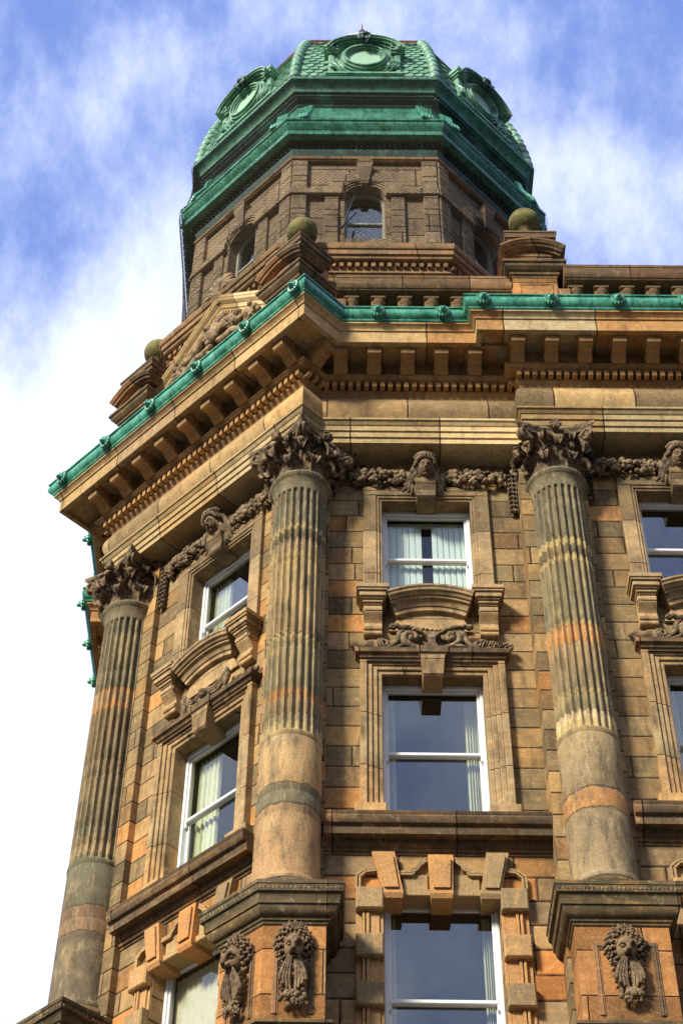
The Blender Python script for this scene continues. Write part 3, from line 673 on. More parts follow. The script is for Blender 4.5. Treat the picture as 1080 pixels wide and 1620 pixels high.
# carved soffit rosette panel where the cornice steps forward
m = MB(); m.box(2.18, 2.72, 17.78, 17.80, 25.0, 25.0)
m = MB()
for sx in (-1, 1): m.tube([(2.45+sx*(.05+.18*k/10), 17.85, 25.245-.03*sin(pi*k/10)) for k in range(11)], .022, 6); m.tube(spiral((2.45+sx*.2, 25.22), .05, 1.3, 17.85, 1, 0, sx), .014, 5)
m.ell((2.45, 17.85, 25.23), (.07, .03, .04), 8, 6); m.build('carved_scroll', M_BRACK, root)

m = MB(); m.ell((0, -.03, .0), (.078, .085, .088), 12, 9); m.ell((0, -.10, -.03), (.045, .05, .04), 9, 7)
for sx in (-1, 1): m.ell((sx*.03, -.10, .03), (.018, .02, .016), 6, 5); m.ell((sx*.065, -.03, .075), (.028, .03, .03), 6, 5)
for k in range(12): a = 2*pi*k/12; m.ell((.098*cos(a), -.015, .105*sin(a)), (.032, .045, .046), 7, 5)
mask0 = m.build('lion_mask', M_GUT, gut)
first = True
ms = [('ch', 4.265+u) for u in (-4.78, -3.55, -2.33, -1.11, .11, 1.30)]+[('ret', .72)]+[('mid', .506+.446), ('mid', 1.601+.446)]+[('right', x-2.89) for x in (2.267, 3.40, 4.515, 5.63, 6.75)]
for mir in (False, True):
    for seg, s_ in ms:
        if mir and seg == 'ch': continue
        x, y, a = spot_xyz(seg, s_, .94, mir)
        if first: mask0.location = (x, y, 25.81); mask0.rotation_euler = (0, 0, a); first = False
        else: dup(mask0, (x, y, 25.81), a, gut)

# unseen deck behind the parapet, added to block light
rp = mitred(FPATH, .3)+[(14, 36.4)]
MB().prism_z([(x, y) for x, y in rp], 25.952, 26.0).build('added_roof_deck', M_ROOF, root, smooth=0)

# ------------------------------------------------------------------ columns
def col_shaft(loc, mat, rz):
    c = MB(); n = 24; per = 10; N_ = n*per
    def ring(z, r, dep, fill=0):
        pts = []
        for i in range(N_):
            a = 2*pi*i/N_; fr_ = (i % per)/per
            d = dep*sin(pi*min(1, fr_/.78))**.8 if fr_ < .78 else 0
            pts.append(((r-d)*cos(a), (r-d)*sin(a), z))
        return pts
    R = lambda z: .432-.02*((z-14.8)/7.6)
    rings = [ring(z, r, 0) for z, r in ((14.80, .47), (14.84, .468), (14.87, .445), (14.93, R(15)))]
    for z in (15.4, 15.84): rings.append(ring(z, R(z), 0))
    for z0, z1 in ((15.86, 16.20), (16.22, 17.16)):
        rings += [ring(z0, R(z0)-.004, 0), ring(z0+.012, R(z0), 0), ring((z0+z1)/2, R(z0), 0), ring(z1-.01, R(z1), 0), ring(z1, R(z1)-.004, 0)]
    rings += [ring(17.2, R(17.2)+.012, 0), ring(17.24, R(17.2)+.012, 0)]
    rings += [ring(17.26, R(17.26), .006), ring(17.30, R(17.3), .046)]
    joints = [17.56, 17.88, 18.85, 19.16, 20.62, 21.02, 21.9]
    zz = 17.34
    for j in joints:
        z = zz+.3
        while z < j-.1: rings.append(ring(z, R(z), .058)); z += .35
        rings += [ring(j-.012, R(j), .058), ring(j, R(j)-.007, .058), ring(j+.012, R(j), .058)]; zz = j
    rings += [ring(22.12, R(22), .058), ring(22.17, R(22), .046), ring(22.20, R(22), .006), ring(22.22, R(22), 0), ring(22.30, .415, 0), ring(22.36, .425, 0), ring(22.42, .455, 0)]
    c.loft(rings, True, False)
    return c.build('column', mat, root, loc, rz, 33)
def capital(colm, rz):
    """Corinthian capital: bell, two rows of leaves, volutes, abacus; front -y"""
    b = MB(); prof = [(.455, 22.42), (.485, 22.45), (.50, 22.49), (.485, 22.53), (.455, 22.55), (.40, 22.57), (.385, 22.62), (.385, 22.95), (.40, 23.1), (.44, 23.22), (.50, 23.34), (.52, 23.37)]
    b.lathe(prof[:6], 48, caps=False); b.build('astragal', carved_as, colm, rz=rz)
    k = MB(); k.lathe(prof[5:], 32, caps=False)
    def acan(ang, z0, h, w0, r0, lean, c):
        n, mm = 18, 8; path = []
        for i in range(8): s_ = i/8; path.append((r0+.012+lean*s_*s_, z0+(h-c)*s_, 0))
        rc = r0+.012+lean+c
        for i in range(n-7): ph = pi-(pi*1.35)*i/(n-8); path.append((rc+c*cos(ph), z0+(h-c)+c*sin(ph), i/(n-8)))
        L = len(path); rings = []
        for i, (r, z, q) in enumerate(path):
            s_ = i/(L-1); ww = w0*(.80+.28*sin(pi*min(1, s_*1.1)))*(1.0 if i % 3 else .84)
            if q > .55: ww *= max(.25, 1-(q-.55)*1.5)
            p0 = path[max(i-1, 0)]; p1_ = path[min(i+1, L-1)]; tr, tz = p1_[0]-p0[0], p1_[1]-p0[1]; l = sqrt(tr*tr+tz*tz) or 1; nr, nz = tz/l, -tr/l
            top, bot = [], []
            for j in range(mm+1):
                t = 2*j/mm-1; e = -.035*t*t+.014*cos(5*pi*t)-.004; aa = ang+t*ww/max(r, .3)
                for lst, d in ((top, e), (bot, e-.035)): R_ = r+nr*d; lst.append((R_*sin(aa), -R_*cos(aa), z+nz*d-.012*t*t))
            rings.append(top+bot[::-1])
        k.loft(rings)
    for i in range(8): acan(2*pi*(i+.5)/8, 22.56, .30, .135, .385, .03, .055)
    for i in range(8): acan(2*pi*i/8, 22.58, .54, .14, .39, .07, .075)
    for i in range(8): acan(2*pi*(i+.5)/8, 22.85, .40, .085, .41, .07, .05)
    for q in range(4):
        a = pi/4+q*pi/2; dx, dy = sin(a), -cos(a); tx, ty = cos(a), sin(a)
        for sx in (-1, 1):      # stalks and volutes under each abacus horn
            P = []
            for j in range(9): s_ = j/8; r = .44+.30*s_**1.5; z = 22.92+.42*s_**.8; P.append((dx*r+tx*sx*(.12-.085*s_), dy*r+ty*sx*(.12-.085*s_), z))
            cxr, cz = .72, 23.235; rad = .115
            for j in range(22):
                th = pi*.55-j*.42; rj = rad*(1-.82*j/21); P.append((dx*(cxr+rj*cos(th))+tx*sx*.035, dy*(cxr+rj*cos(th))+ty*sx*.035, cz+rj*sin(th)))
            k.tube(P, [.03+.008*sin(j*.3) for j in range(9)]+[.034*(1-.5*j/21) for j in range(22)], 7)
        k.ell((dx*.72, dy*.72, 23.235), (.06, .06, .06), 10, 7)
        k.ell((dx*.63, dy*.63, 23.07), (.085, .085, .06), 12, 8)
        for j in range(5): k.ell((dx*(.55+.05*j)+tx*.05*(-1)**j, dy*(.55+.05*j)+ty*.05*(-1)**j, 23.36+.01*j), (.04, .04, .035), 8, 6)
        a = q*pi/2; dx, dy = sin(a), -cos(a); tx, ty = cos(a), sin(a)
        for sx in (-1, 1):      # inner spirals meeting below the boss
            P = [(dx*(.44+.03*j/5)+tx*sx*(.20-.03*j), dy*(.44+.03*j/5)+ty*sx*(.20-.03*j), 22.98+.045*j) for j in range(5)]
            P += [(dx*.50+tx*sx*(.10+.05*(1-.7*j/12)*cos(pi-j*.5)), dy*.50+ty*sx*(.10+.05*(1-.7*j/12)*cos(pi-j*.5)), 23.20+.05*(1-.7*j/12)*sin(pi-j*.5)) for j in range(13)]
            k.tube(P, .02, 6)
        # central boss: a small face-like flower rising over the abacus
        k.ell((dx*.57, dy*.57, 23.42), (.075, .075, .085), 10, 8)
        for j in range(7): b_ = 2*pi*j/7; k.ell((dx*.60+tx*.07*cos(b_), dy*.60+ty*.07*cos(b_), 23.42+.07*sin(b_)), (.036, .036, .036), 7, 5)
        for j in range(5): k.tube([(dx*(.47+.02*i)+tx*(j-2)*.022*(1+.3*i), dy*(.47+.02*i)+ty*(j-2)*.022*(1+.3*i), 23.34-.06*i) for i in range(5)], [.02, .026, .026, .022, .01], 6)
    k.build('capital', M_CARV, colm, rz=rz, smooth=50)
    ab = MB()
    def outline(s_, e):
        pts = []
        for q in range(4):
            a = q*pi/2
            for j in range(-6, 7):
                t = j/6; x = t*(.60*s_); y = -(.47*s_+.135*t*t*s_+e)
                pts.append((x*cos(a)-y*sin(a), x*sin(a)+y*cos(a)))
        return pts
    rings = []
    for s_, e, z in ((.93, 0, 23.345), (.955, 0, 23.365), (.955, 0, 23.385), (.975, 0, 23.395), (1.02, 0, 23.43), (1.04, 0, 23.44), (1.04, 0, 23.496)):
        rings.append([(x, y, z) for x, y in outline(s_, e)])
    ab.loft(rings); ab.build('abacus', M_CARV2, colm, rz=rz, smooth=40)
    p = MB(); p.lathe([(.45, 14.79), (.47, 14.80), (.475, 14.77), (.50, 14.755), (.53, 14.72), (.54, 14.68), (.53, 14.64), (.50, 14.61), (.52, 14.60), (.56, 14.57), (.575, 14.54), (.56, 14.50), (.3, 14.49)], 48, caps=False)
    p.build('column_base', M_MOSS, colm, rz=rz, smooth=50)
carved_as = M_DRUM1
for loc, mat, rz, lab in (((-.715, 18.74, 0), M_DRUM1, R45, 'fluted corner column with pale lower drums'), ((3.335, 18.615, 0), M_DRUM2, 0, 'fluted column with orange band on its plain lower drum'), ((-3.66, 21.69, 0), M_DRUM3, R45, 'dark weathered fluted column at the outer corner')):
    c = col_shaft(loc, mat, 0); c['label'] = lab; carved_as = mat; capital(c, rz)
c = col_shaft((7.41, 18.615, 0), M_DRUM2, 0); carved_as = M_DRUM2; capital(c, 0)

# piers behind columns
def pier(pts, z0=12.5, z1=23.499): MB().prism_z(pts, z0, z1).build('pier', M_WALL, root, smooth=0)
p_mid = [(-.25, 19.05), (-.25, 18.88), (-.86, 18.88), CH(-.42, .12), CH(-.42, -.05), (-.8, 19.1)]
pier(p_mid); pier([SYM(p) for p in reversed(p_mid)])
pier([(2.765, 19.05), (2.765, 18.61), (3.815, 18.61), (3.815, 18.8)]); pier([(6.9, 18.8), (6.9, 18.61), (7.95, 18.61), (7.95, 18.8)])

# ------------------------------------------------------------------ a window bay
def bay(base, xc, wx0, wx1, lx0, lx1, kinds, parts=('u', 'l', 'b'), scroll='scroll', garl=None, drops=(), htrim=1.0):
    """base ((x,y),rz) at the wall plane; wall from wx0 to wx1, ledge from lx0 to lx1"""
    (bx, by), rz = base; loc = (bx, by, 0)
    holes = [(xc-.71, xc+.71, 20.30, 22.60), (xc-.735, xc+.735, 16.15, 18.85), (xc-.745, xc+.745, 12.6, 15.08)]
    wall_panel(wx0, wx1, 15.72, 23.6, holes[:2]).build('wall', M_WALL, root, loc, rz, 0)
    wall_panel(wx0, wx1, 12.2, 15.72, holes[2:]).build('lower_wall', M_WALL2, root, loc, rz, 0)
    o, _ = loc_add(base, xc)
    window(base, xc, .71, 20.30, 22.60, 21.55, kinds[0]); window(base, xc, .735, 16.15, 18.85, 17.62, kinds[1]); window(base, xc, .745, 12.6, 15.08, 13.66, kinds[2])
    # ---- upper surround
    s = MB(); y = -.075
    for sx in (-1, 1):
        a, b = sorted((sx*.79, sx*1.0)); s.box(a, b, y, .02, 20.25, 22.69, .01)
        a, b = sorted((sx*.745, sx*.79)); s.box(a, b, y+.02, .02, 20.25, 22.64, .008)
        a, b = sorted((sx*.706, sx*.745)); s.box(a, b, y+.045, .205, 20.32, 22.596, .006)
    s.box(-1.0, 1.0, y, .02, 22.69, 22.90, .01); s.box(-.79, .79, y+.02, .02, 22.64, 22.69, .008); s.box(-.745, .745, y+.0455, .205, 22.596, 22.64, .006)
    s.build('window_surround', M_SURR, root, o, rz, 0)
    k = MB(); k.loft([[(-.14, -.17, 22.53), (.14, -.17, 22.53), (.14, .18, 22.53), (-.14, .18, 22.53)], [(-.15, -.20, 22.56), (.15, -.20, 22.56), (.15, .2, 22.56), (-.15, .2, 22.56)], [(-.155, -.19, 22.70), (.155, -.19, 22.70), (.155, .2, 22.70), (-.155, .2, 22.70)], [(-.165, -.25, 22.84), (.165, -.25, 22.84), (.165, .2, 22.84), (-.165, .2, 22.84)], [(-.17, -.25, 22.92), (.17, -.25, 22.92), (.17, .2, 22.92), (-.17, .2, 22.92)]])
    ks = k.build('keystone', M_SURR, root, o, rz, 0)
    f, h, c = head_keystone_mb()
    ct, st = cos(.42), sin(.42)
    for mb in (f, h, c): mb.v = [(x*1.0, (y_*ct-(z-.1)*st)*.95-.23, ((z-.1)*ct+y_*st+.1)*1.0+22.93) for x, y_, z in mb.v]
    fo = f.build('carved_head', M_FACE, root, o, rz, 60); fo['label'] = 'carved crowned face with long hair above the window'
    h.build('hair', M_CARV, fo, smooth=60); c.build('crown', M_CARV, fo, smooth=60)
    if garl:
        for n_, (a, b) in enumerate(garl): garland_mb(a, b, 23.13, .08, int(abs(bx)*10)+n_+3).build('fruit_garland', M_CARV2, root, o, rz, 60)
    for dx in drops: drop_mb(22.3, 23.35).build('leaf_drop', M_CARV, root, loc_add(base, dx)[0], rz, 60)
    # ---- bracketed curved hood between the two windows
    for sx in (-1, 1):
        c = MB(); cx_ = sx*.862
        for e, y_, za, zb in ((.135, -.24, 20.06, 20.09), (.15, -.27, 20.09, 20.14), (.165, -.30, 20.14, 20.17), (.20, -.33, 20.17, 20.26), (.225, -.36, 20.26, 20.30), (.245, -.38, 20.30, 20.385)):
            c.box(cx_-e, cx_+e, y_, .02, za, zb, .008)
        pr = [(.02, 19.58), (-.10, 19.58), (-.115, 19.60), (-.115, 19.64), (-.10, 19.65), (-.13, 19.66), (-.14, 19.68), (-.14, 19.71), (-.11, 19.73), (-.105, 19.80), (-.14, 19.86), (-.19, 19.91), (-.225, 19.96), (-.235, 20.0), (-.225, 20.04), (-.21, 20.06), (.02, 20.06)]
        c.prism_x(pr, cx_-.135, cx_+.135)
        for q in (-1, 1): c.tube([(cx_+q*.137, -.155+.06*(1-.8*j/16)*cos(.5+.55*j), 19.98+.06*(1-.8*j/16)*sin(.5+.55*j)) for j in range(17)], .010, 5)
        c.build('bracket', M_SURR, root, o, rz, 30)
    a_ = MB(); R_ = 1.55; zc = 20.40-R_; rings = []
    prof = [(0, .02), (0, -.36), (-.03, -.355), (-.05, -.335), (-.085, -.325), (-.09, -.30), (-.13, -.27), (-.135, -.24), (-.17, -.235), (-.175, -.20), (-.22, -.17), (-.26, -.15), (-.265, -.13), (-.33, -.12), (-.34, -.07), (-.36, -.06), (-.37, .02)]
    for j in range(25):
        t = (j/24*2-1)*.435; rings.append([((R_+dr)*sin(t), y_, zc+(R_+dr)*cos(t)) for dr, y_ in prof])
    a_.loft(rings)
    a_.prism_y([((R_-.36)*sin(t), zc+(R_-.36)*cos(t)) for t in [(.5-j/20)*.87 for j in range(21)]]+[(-.62, 19.70), (.62, 19.70)], -.05, .02)
    a_.build('curved_hood', M_SURR, root, o, rz, 28)
    # ---- lower window architrave, cornice, keystone
    s = MB()
    for a, b, y_ in ((.731, .80, -.03), (.80, .875, -.06), (.875, .95, -.09), (.95, 1.05, -.125)):
        for sx in (-1, 1):
            p, q = sorted((sx*a, sx*b)); s.box(p, q, y_, .02 if a > .75 else .205, 16.42, 18.85+(b-.735), .008)
        s.box(-b+.001, b-.001, y_+.001, .02, 18.85+(a-.735), 18.85+(b-.735), .008)
    for sx in (-1, 1): p, q = sorted((sx*.69, sx*1.12)); s.box(p, q, -.15, .205, 16.26, 16.43, .012)
    s.build('window_surround', M_SURR, root, o, rz, 0)
    s = MB(); path = [(-1.03, .02), (-1.03, -.12), (1.03, -.12), (1.03, .02)]
    sweep(s, path, [(-.1, 19.03), (0, 19.03), (.01, 19.06), (.035, 19.075), (.04, 19.10), (.06, 19.125), (.09, 19.14), (.095, 19.175), (.10, 19.215), (-.1, 19.215)])
    path = [(-.19, -.1), (-.19, -.20), (.19, -.20), (.19, -.1)]
    sweep(s, path, [(-.1, 19.08), (0, 19.08), (.01, 19.11), (.03, 19.125), (.035, 19.15), (.045, 19.235), (-.1, 19.235)])
    s.build('window_cornice', M_SOOT, root, o, rz, 28)
    k = MB(); k.loft([[(-.14, -.17, 18.70), (.14, -.17, 18.70), (.14, .20, 18.70), (-.14, .20, 18.70)], [(-.145, -.20, 18.73), (.145, -.20, 18.73), (.145, .20, 18.73), (-.145, .20, 18.73)], [(-.175, -.215, 19.08), (.175, -.215, 19.08), (.175, .2, 19.08), (-.175, .2, 19.08)]])
    k.build('keystone', M_SURR, root, o, rz, 0)
    c = MB()
    if scroll == 'scroll':
        c.prism_y([(-.10, 19.24), (.10, 19.24), (.045, 19.38), (.05, 19.50), (.13, 19.60), (-.13, 19.60), (-.05, 19.50), (-.045, 19.38)], -.16, 0)
        for sx in (-1, 1):
            c.tube([(sx*x, -.12, z) for x, z in ((.05, 19.27), (.16, 19.27), (.28, 19.31), (.37, 19.40), (.39, 19.52), (.33, 19.60), (.24, 19.59), (.20, 19.52), (.23, 19.45), (.29, 19.46))], [.025, .045, .056, .06, .056, .05, .044, .04, .038, .045], 7)
            c.tube([(sx*x, -.13, z) for x, z in ((.14, 19.62), (.22, 19.68), (.32, 19.72), (.42, 19.70), (.47, 19.76), (.52, 19.70))], [.036, .044, .042, .046, .042, .04], 7)
            c.tube([(sx*x, -.11, z) for x, z in ((.36, 19.70), (.44, 19.58), (.46, 19.46), (.52, 19.35), (.60, 19.28), (.68, 19.25))], [.03, .046, .044, .04, .034, .02], 7)
            c.tube([(sx*x, -.14, z) for x, z in ((.30, 19.30), (.40, 19.30), (.48, 19.26), (.56, 19.24))], [.03, .034, .03, .015], 7)
            c.ell((sx*.53, -.13, 19.73), (.05, .045, .05), 9, 7); c.ell((sx*.28, -.15, 19.47), (.042, .04, .058), 9, 7)
            for q, (x, r, f_) in enumerate(((.66, .125, 1), (.84, .105, -1), (.99, .085, 1))):
                c.tube([(sx*p[0], p[1], p[2]) for p in spiral((x, 19.25+r), r, 1.2, -.10, f_, -pi/2, 1, 14)], [.042*(1-.4*j/14) for j in range(15)], 6)
            for q in range(6): x = .64+.075*q; leaf(c, (sx*x, -.06, 19.24), (sx*(x+.09), -.10, 19.50-.028*q), .05, .06, 5)
        for q in range(9): c.ell((-.24+.06*q, -.14, 19.65+.02*sin(q)), (.032, .035, .028), 7, 5)
        c.prism_y([(-.62, 19.22), (.62, 19.22), (.5, 19.42), (.40, 19.66), (-.40, 19.66), (-.5, 19.42)], -.04, .0)
    else:
        for sx in (-1, 1):
            for q in range(3): c.tube([(sx*(.04+.40*j/8), -.13+.01*q, 19.56+.12*(j/8)-.16*sin(pi*j/8)-.045*q) for j in range(9)], [.02, .026, .03, .032, .032, .03, .026, .022, .02], 7)
            c.tube([(sx*(.44+.02*sin(j)), -.12, 19.70-.075*j) for j in range(6)], [.03, .045, .05, .045, .035, .015], 7)
            for q, (x, r) in enumerate(((.68, .08), (.90, .07), (1.03, .045))): c.tube([(sx*p[0], p[1], p[2]) for p in spiral((x, 19.24+r), r, 1.2, -.10, 1, -pi/2, 1, 14)], [.03*(1-.4*j/14) for j in range(15)], 6)
            for q in range(3): leaf(c, (sx*(.75+.1*q), -.05, 19.24), (sx*(.8+.1*q), -.08, 19.36), .03, .04, 5)
        face_mb(c, (0, -.14, 19.45), .075, .10, .08, True, 20, 16)
        c.prism_y([(-.12, 19.24), (.12, 19.24), (.10, 19.40), (-.10, 19.40)], -.14, 0)
    c.v = [(x*1.08, y_*1.15, 19.24+(z-19.24)*.92) for x, y_, z in c.v]
    c.build('carved_crest', M_CARV2, root, o, rz, 60)
    # ---- ledge string course
    s = MB(); path = [(lx0, 0), (lx1, 0)]
    sweep(s, path, [(-.1, 15.84), (.24, 15.84), (.245, 15.90), (.25, 15.955), (.27, 15.965), (.30, 15.98), (.325, 16.02), (.33, 16.07), (.315, 16.10), (.325, 16.115), (.335, 16.15), (-.25, 16.17)])
    s.build('ledge', M_SOOT, root, loc, rz, 28)
    s = MB(); sweep(s, path, [(-.1, 15.66), (.02, 15.66), (.025, 15.69), (.055, 15.70), (.06, 15.74), (.09, 15.755), (.11, 15.79), (.115, 15.839), (-.1, 15.839)])
    s.build('string_course', M_SOOT, root, loc, rz, 28)
    # ---- bottom window: voussoirs, blocked quoins
    for sx, (bx0, bx1, tx0, tx1) in ((-1, (-.745, -.505, -.895, -.60)), (0, (-.135, .135, -.165, .165)), (1, (.505, .745, .60, .895))):
        v = MB(); zt = 15.64 if sx else 15.60; zb = 14.93
        yb, yt = -.10, -.12
        v.loft([[(bx0, yb, zb), (bx1, yb, zb), (bx1, .28, zb), (bx0, .28, zb)], [(bx0-.01, yb-.03, zb+.06), (bx1+.01, yb-.03, zb+.06), (bx1+.01, .28, zb+.06), (bx0-.01, .28, zb+.06)], [(tx0, yt, zt), (tx1, yt, zt), (tx1, .1, zt), (tx0, .1, zt)]])
        e = .035; zc0, zc1 = zb+.13, zt-.07
        def lx(x0_, x1_, z): t = (z-zb)/(zt-zb); return x0_+(x1_-x0_)*t
        q0 = [(lx(bx0, tx0, zc0)+e, zc0), (lx(bx1, tx1, zc0)-e, zc0), (lx(bx1, tx1, zc1)-e, zc1), (lx(bx0, tx0, zc1)+e, zc1)]
        v.prism_y(q0, -.16, -.1)
        v.build('voussoir', M_BLOCK if sx else M_BLOCKO, root, o, rz, 0)
    l = MB(); l.box(-.745, .745, -.055, .28, 15.0, 15.10, .01)
    l.box(-.50, -.17, -.035, .02, 15.10, 15.34, .01); l.box(.17, .50, -.035, .02, 15.10, 15.34, .01)
    for sx in (-1, 1):
        for off_ in (0, .045):
            P = [(-.56+off_*0, 15.36-off_), (-.36, 15.36-off_), (-.36+off_*.3, 15.41-off_), (-.30, 15.44-off_), (-.28+off_*.2, 15.50-off_), (-.22, 15.54-off_), (-.19, 15.58-off_)]
            for a, b in zip(P, P[1:]):
                dx, dz = b[0]-a[0], b[1]-a[1]; L = sqrt(dx*dx+dz*dz); nx, nz = -dz/L*.014, dx/L*.014
                q = [(sx*(a[0]+nx), a[1]+nz), (sx*(b[0]+nx), b[1]+nz), (sx*(b[0]-nx), b[1]-nz), (sx*(a[0]-nx), a[1]-nz)]
                l.prism_y(q, -.075-.01*(off_ > 0), .0)
            P = [(-1.10+off_, 15.09), (-1.10+off_, 15.30-off_*.5), (-1.04+off_*.6, 15.36-off_), (-.98, 15.40-off_), (-.84, 15.42-off_)]
            for a, b in zip(P, P[1:]):
                dx, dz = b[0]-a[0], b[1]-a[1]; L = sqrt(dx*dx+dz*dz); nx, nz = -dz/L*.014, dx/L*.014
                q = [(sx*(a[0]+nx), a[1]+nz), (sx*(b[0]+nx), b[1]+nz), (sx*(b[0]-nx), b[1]-nz), (sx*(a[0]-nx), a[1]-nz)]
                l.prism_y(q, -.07-.01*(off_ > 0), .0)
    l.build('lintel', M_BLOCK, root, o, rz, 0)
    for sx in (-1, 1):
        z = 15.075
        t = MB(); 
        for a, b, y_ in ((.75, .80, -.03), (.80, .93, -.055), (.93, .97, -.085), (.985, 1.02, -.085), (1.02, 1.10, -.03)):
            p, q = sorted((sx*a, sx*b)); t.box(p, q, y_, .02, 12.4, 15.07, .006)
        t.build('jamb_moulding', M_BLOCK, root, o, rz, 0)
        k = 0
        while z > 12.4:
            q_ = MB(); p, q = sorted((sx*.75, sx*1.105)); q_.box(p, q, -.15, .02, z-.335, z, .02); q_.build('quoin_block', M_BLOCK, root, o, rz, 0); z -= .70; k += 1

bay(((0, 19.0), 0), 1.28, -.81, 2.9, -.25, 2.765, ('blind', 'edge', 'edge_wide'), garl=((-1.22, -.20), (.20, 1.30)), drops=(2.68, -.36))
bay(((0, 18.73), 0), 5.32, 2.77, 9.0, 3.815, 6.9, ('plain', 'edge', 'edge'), garl=((-1.50, -.20), (.20, 1.4)), drops=(3.86,))
bay((CC, R45), -1.70, -3.66, 0, -3.25, -.42, ('open_small', 'open', 'slats'), scroll='swag', garl=((-1.35, -.2), (.2, 1.2)), drops=(-3.14,))
# plain return walls: left street front, far right, storeys below down to the pavement
w_ = MB(); w_.add([(-3.4, 21.59, 12.2), (-3.4, 36, 12.2), (-3.4, 36, 23.6), (-3.4, 21.59, 23.6)], [(0, 1, 2, 3)])
w_.add([(9.0, 18.73, 12.2), (14, 18.73, 12.2), (14, 18.73, 23.6), (9.0, 18.73, 23.6)], [(0, 1, 2, 3)]); w_.add([(14, 18.73, 0), (14, 36, 0), (14, 36, 25.95), (14, 18.73, 25.95)], [(0, 1, 2, 3)]); w_.add([(-3.4, 36, 0), (14, 36, 0), (14, 36, 25.95), (-3.4, 36, 25.95)], [(0, 1, 2, 3)])
w_.build('wall', M_WALL, root, smooth=0)
lp = [(-3.4, 36), (-3.4, 21.59), CC, (14, 19.0)]
w_ = MB(); sweep(w_, lp, [(-.3, 0), (.25, 0), (.25, 1.1), (.12, 1.2), (.02, 1.25), (.02, 6.0), (.30, 6.1), (.35, 6.3), (.02, 6.4), (.02, 11.7), (.25, 11.8), (.30, 12.0), (.02, 12.2), (-.3, 12.2)])
w_.build('lower_storeys', M_WALL2, root, smooth=0)

# ------------------------------------------------------------------ column pedestals
CAP = [(-.3, 13.975), (.005, 13.975), (.02, 13.99), (.025, 14.02), (.045, 14.03), (.05, 14.065), (.085, 14.08), (.12, 14.12), (.135, 14.165), (.14, 14.19), (.16, 14.20), (.165, 14.31), (.17, 14.32), (.18, 14.34), (.205, 14.35), (.215, 14.44), (.225, 14.445), (.225, 14.50), (-.3, 14.50)]
def pedestal(path, panels, mat=M_PED):
    b = MB(); sweep(b, path, [(-.25, 10), (0, 10), (0, 13.975), (-.25, 13.975)]); b.add([(p[0], p[1], 13.97) for p in path], [tuple(range(len(path)))])
    bo = b.build('pedestal', mat, root, smooth=0)
    c = MB(); sweep(c, path, CAP)
    c.add([(p[0], p[1], 14.50) for p in mitred(path, .22)], [tuple(range(len(path)))])
    c.build('pedestal_cap', M_MOSS, bo, smooth=28)
    q = MB(); e = mitred(path, .195)
    for i in range(len(e)-1):
        L = sqrt((e[i+1][0]-e[i][0])**2+(e[i+1][1]-e[i][1])**2); n = max(2, int(L/.052))
        for k in range(n): t = (k+.5)/n; q.ell((e[i][0]+(e[i+1][0]-e[i][0])*t, e[i][1]+(e[i+1][1]-e[i][1])*t, 14.395), (.024, .026, .03), 7, 5)
    q.build('bead_moulding', M_CARV2, bo)
    s = MB(); sweep(s, path, [(-.2, 12.55), (.03, 12.55), (.10, 12.60), (.10, 12.64), (.06, 12.66), (-.2, 12.70)]); s.build('pedestal_sill', M_MOSS, bo, smooth=28)
    for (x, y, rz, hw_, wide) in panels:
        t = MB(); zt, zb = 13.72, 12.76
        for a, b_, yy in ((hw_, hw_+.03, -.012), (hw_-.028, hw_, -.024), (hw_-.05, hw_-.028, -.010)):
            for sx in (-1, 1): p, r = sorted((sx*a, sx*b_)); t.box(p, r, yy, .01, zb, zt+(b_-hw_), .004)
            t.box(-b_+.001, b_-.001, yy+.001, .01, zt+(a-hw_), zt+(b_-hw_), .004)
        t.build('panel_moulding', M_SOOT, bo, (x, y, 0), rz, 0)
        f, mn, d = lion_mb(True, wide); off = Vector((0, -.05, 13.62))
        ct, st = cos(.38), sin(.38)
        for mb in (f, mn): mb.v = [(v[0], v[1]*ct-v[2]*st, v[2]*ct+v[1]*st) for v in mb.v]
        for mb in (f, mn, d): mb.v = [(v[0]*(.82 if wide == 1 else .95), v[1]+off.y, v[2]+off.z) for v in mb.v]
        fo = f.build('carved_lion_head', M_FACE, bo, (x, y, 0), rz, 60)
        # mane and cloth belong to the lion but three levels is the limit: they sit beside it under the pedestal
        mn.build('lion_mane', M_CARV, bo, (x, y, 0), rz, 60); d.build('carved_drapery', M_CARV, bo, (x, y, 0), rz, 60)
    return bo
pm = [CH(-.05+.0, 0), (-1.49+.5*S2-.1, 18.69+.5*S2+.1)]
V = (-.95, 18.15); mr_ = [(-1.49+.45, 18.69+.45), (-1.49, 18.69), V, (-.19, 18.15), (-.19, 19.0)]
o = pedestal(mr_, [(-.57, 18.15, 0, .22, 1.0), (-1.22, 18.42, R45, .22, 1.0)]); o['label'] = 'corner pedestal with two carved lion panels'
ml = [SYM(p) for p in reversed(mr_)]
pedestal(ml, [(-3.98, 21.18, R45, .22, 1.0)])
pedestal([(2.81, 19.0), (2.81, 18.1), (3.95, 18.1), (3.95, 18.9)], [(3.39, 18.1, 0, .36, .92)])
pedestal([(6.87, 18.9), (6.87, 18.1), (8.01, 18.1), (8.01, 18.9)], [(7.44, 18.1, 0, .36, 1.05)])
